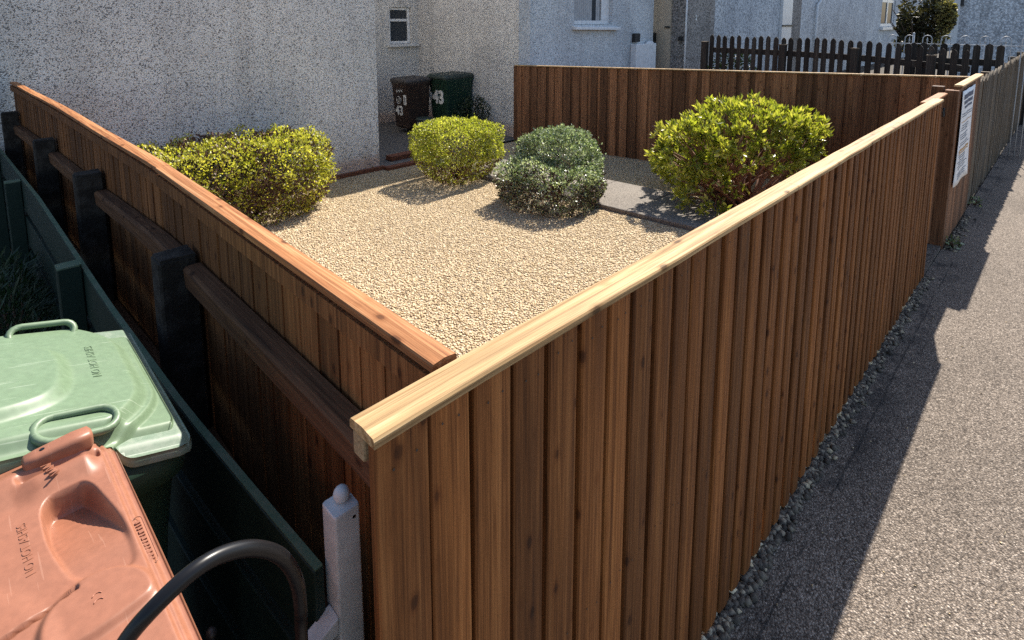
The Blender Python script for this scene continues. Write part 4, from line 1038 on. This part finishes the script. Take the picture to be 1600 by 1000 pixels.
P = np.concatenate(PP); Nn = np.concatenate(NN); nz_ = fbm(P,3.5,2.0); P += Nn*nz_[:,None]*.22
ok = fbm(P,6.0,8.0) > -.2; P, Nn, nz_ = P[ok], Nn[ok], nz_[ok]
V, F = leaves(P, Nn+np.array([0,0,.3]), .085, .3, .3, .8)
tn = np.clip(.42+.5*nz_+.2*rng.normal(0,1,len(P)),0,.92); tn = np.where((P[:,1] < 2.32) & (rng.uniform(0,1,len(P)) < .55), 1.0, tn)  # paler leaves on the right side: sunlight put into the leaf tone
npmesh('crown', V, F, L_tree, tr, np.repeat(tn,4))
# small weeds at the foot of the old fence
for (xx,yy,lb) in ((7.75,.60,'small green weed at the foot of the old grey fence'),(6.0,.58,'tiny weed in the chippings below the gate post')):
    simple_plant('weed', lb, 'weed', (xx,yy,pz(xx)), (xx,yy,pz(xx)+.03), (.08,.04,.05), 60, .04, .2, L_box, (.4,.2), 4)
# fallen leaves and straws
n = 130
P = np.concatenate([np.stack([rng.normal(cx,.45,n//4), rng.normal(cy,.45,n//4), np.zeros(n//4)],1) for cx,cy in ((4.6,3.6),(4.6,5.3),(2.5,5.5),(5.4,2.4))])
P = P[(P[:,0] > .8) & (P[:,0] < 6.8) & (P[:,1] > .85) & (P[:,1] < 6.8)]; P[:,2] = -.02-.22*(P[:,1]-.65)/6.4+.014
V, F = leaves(P, np.zeros((len(P),3))+np.array([0,0,.02]), .035, .28, .2, .5); V[:,2] = np.maximum(V[:,2]*.0+np.repeat(P[:,2],4), V[:,2]*.3+np.repeat(P[:,2],4)*.7)
o = npmesh('leaf_litter', V, F, island('dead_leaf', [(0,(.10,.05,.025)),(.6,(.20,.10,.05)),(1,(.30,.24,.07))]))
tag(o, 'dry brown leaves scattered on the gravel below the shrubs', 'leaf litter', kind='stuff')
m = MB()
for i in range(70):
    x, y = rng.uniform(.7,7.5), rng.uniform(-1.6,.6); a = rng.uniform(0,3.14); L = rng.uniform(.008,.03); z = pz(x)+.0035
    m.tube([(x,y,z),(x+L*math.cos(a)*.5,y+L*math.sin(a)*.5,z+.002),(x+L*math.cos(a),y+L*math.sin(a),z)], .0007, 4)
o = m.build('straw', plain('pale_straw', (.5,.42,.28), .8)); tag(o, 'pale bits of straw scattered over the pavement', 'straw', kind='stuff')
# ------------------------------------------------------------------ light, world, camera
SUN = Vector((.92,.20,1.0)).normalized()
elev = math.asin(SUN.z); az = math.atan2(SUN.x, SUN.y)
w = bpy.data.worlds.new('World'); scene.world = w; w.use_nodes = True
nt = w.node_tree; bg = nt.nodes['Background']; sky = nt.nodes.new('ShaderNodeTexSky')
sky.sky_type = 'NISHITA'; sky.sun_disc = False; sky.sun_elevation = elev; sky.sun_rotation = az
sky.air_density = 1.0; sky.dust_density = 1.0; sky.ozone_density = 1.0
nt.links.new(sky.outputs[0], bg.inputs['Color']); bg.inputs['Strength'].default_value = .102
ld = bpy.data.lights.new('sun', 'SUN'); ld.energy = 5.0; ld.angle = R(.5); ld.color = (1,.93,.82)
lo = bpy.data.objects.new('sun', ld); COL.objects.link(lo); lo.rotation_euler = SUN.to_track_quat('Z','Y').to_euler()

cd = bpy.data.cameras.new('camera'); cam = bpy.data.objects.new('camera', cd); COL.objects.link(cam)
cam.location = (0,0,1.95); cam.rotation_euler = (R(90)-math.atan(119/876), 0, R(-45))
cd.sensor_width = 36; cd.lens = 876/1600*36; cd.shift_y = -(500-149)/1600
cd.clip_start = .05; cd.clip_end = 2000
scene.camera = cam
scene.cycles.use_denoising = False   # keeps grain and stone texture crisp
vs = scene.view_settings; vs.view_transform = 'Standard'; vs.look = 'None'; vs.exposure = 1.0; vs.gamma = 1
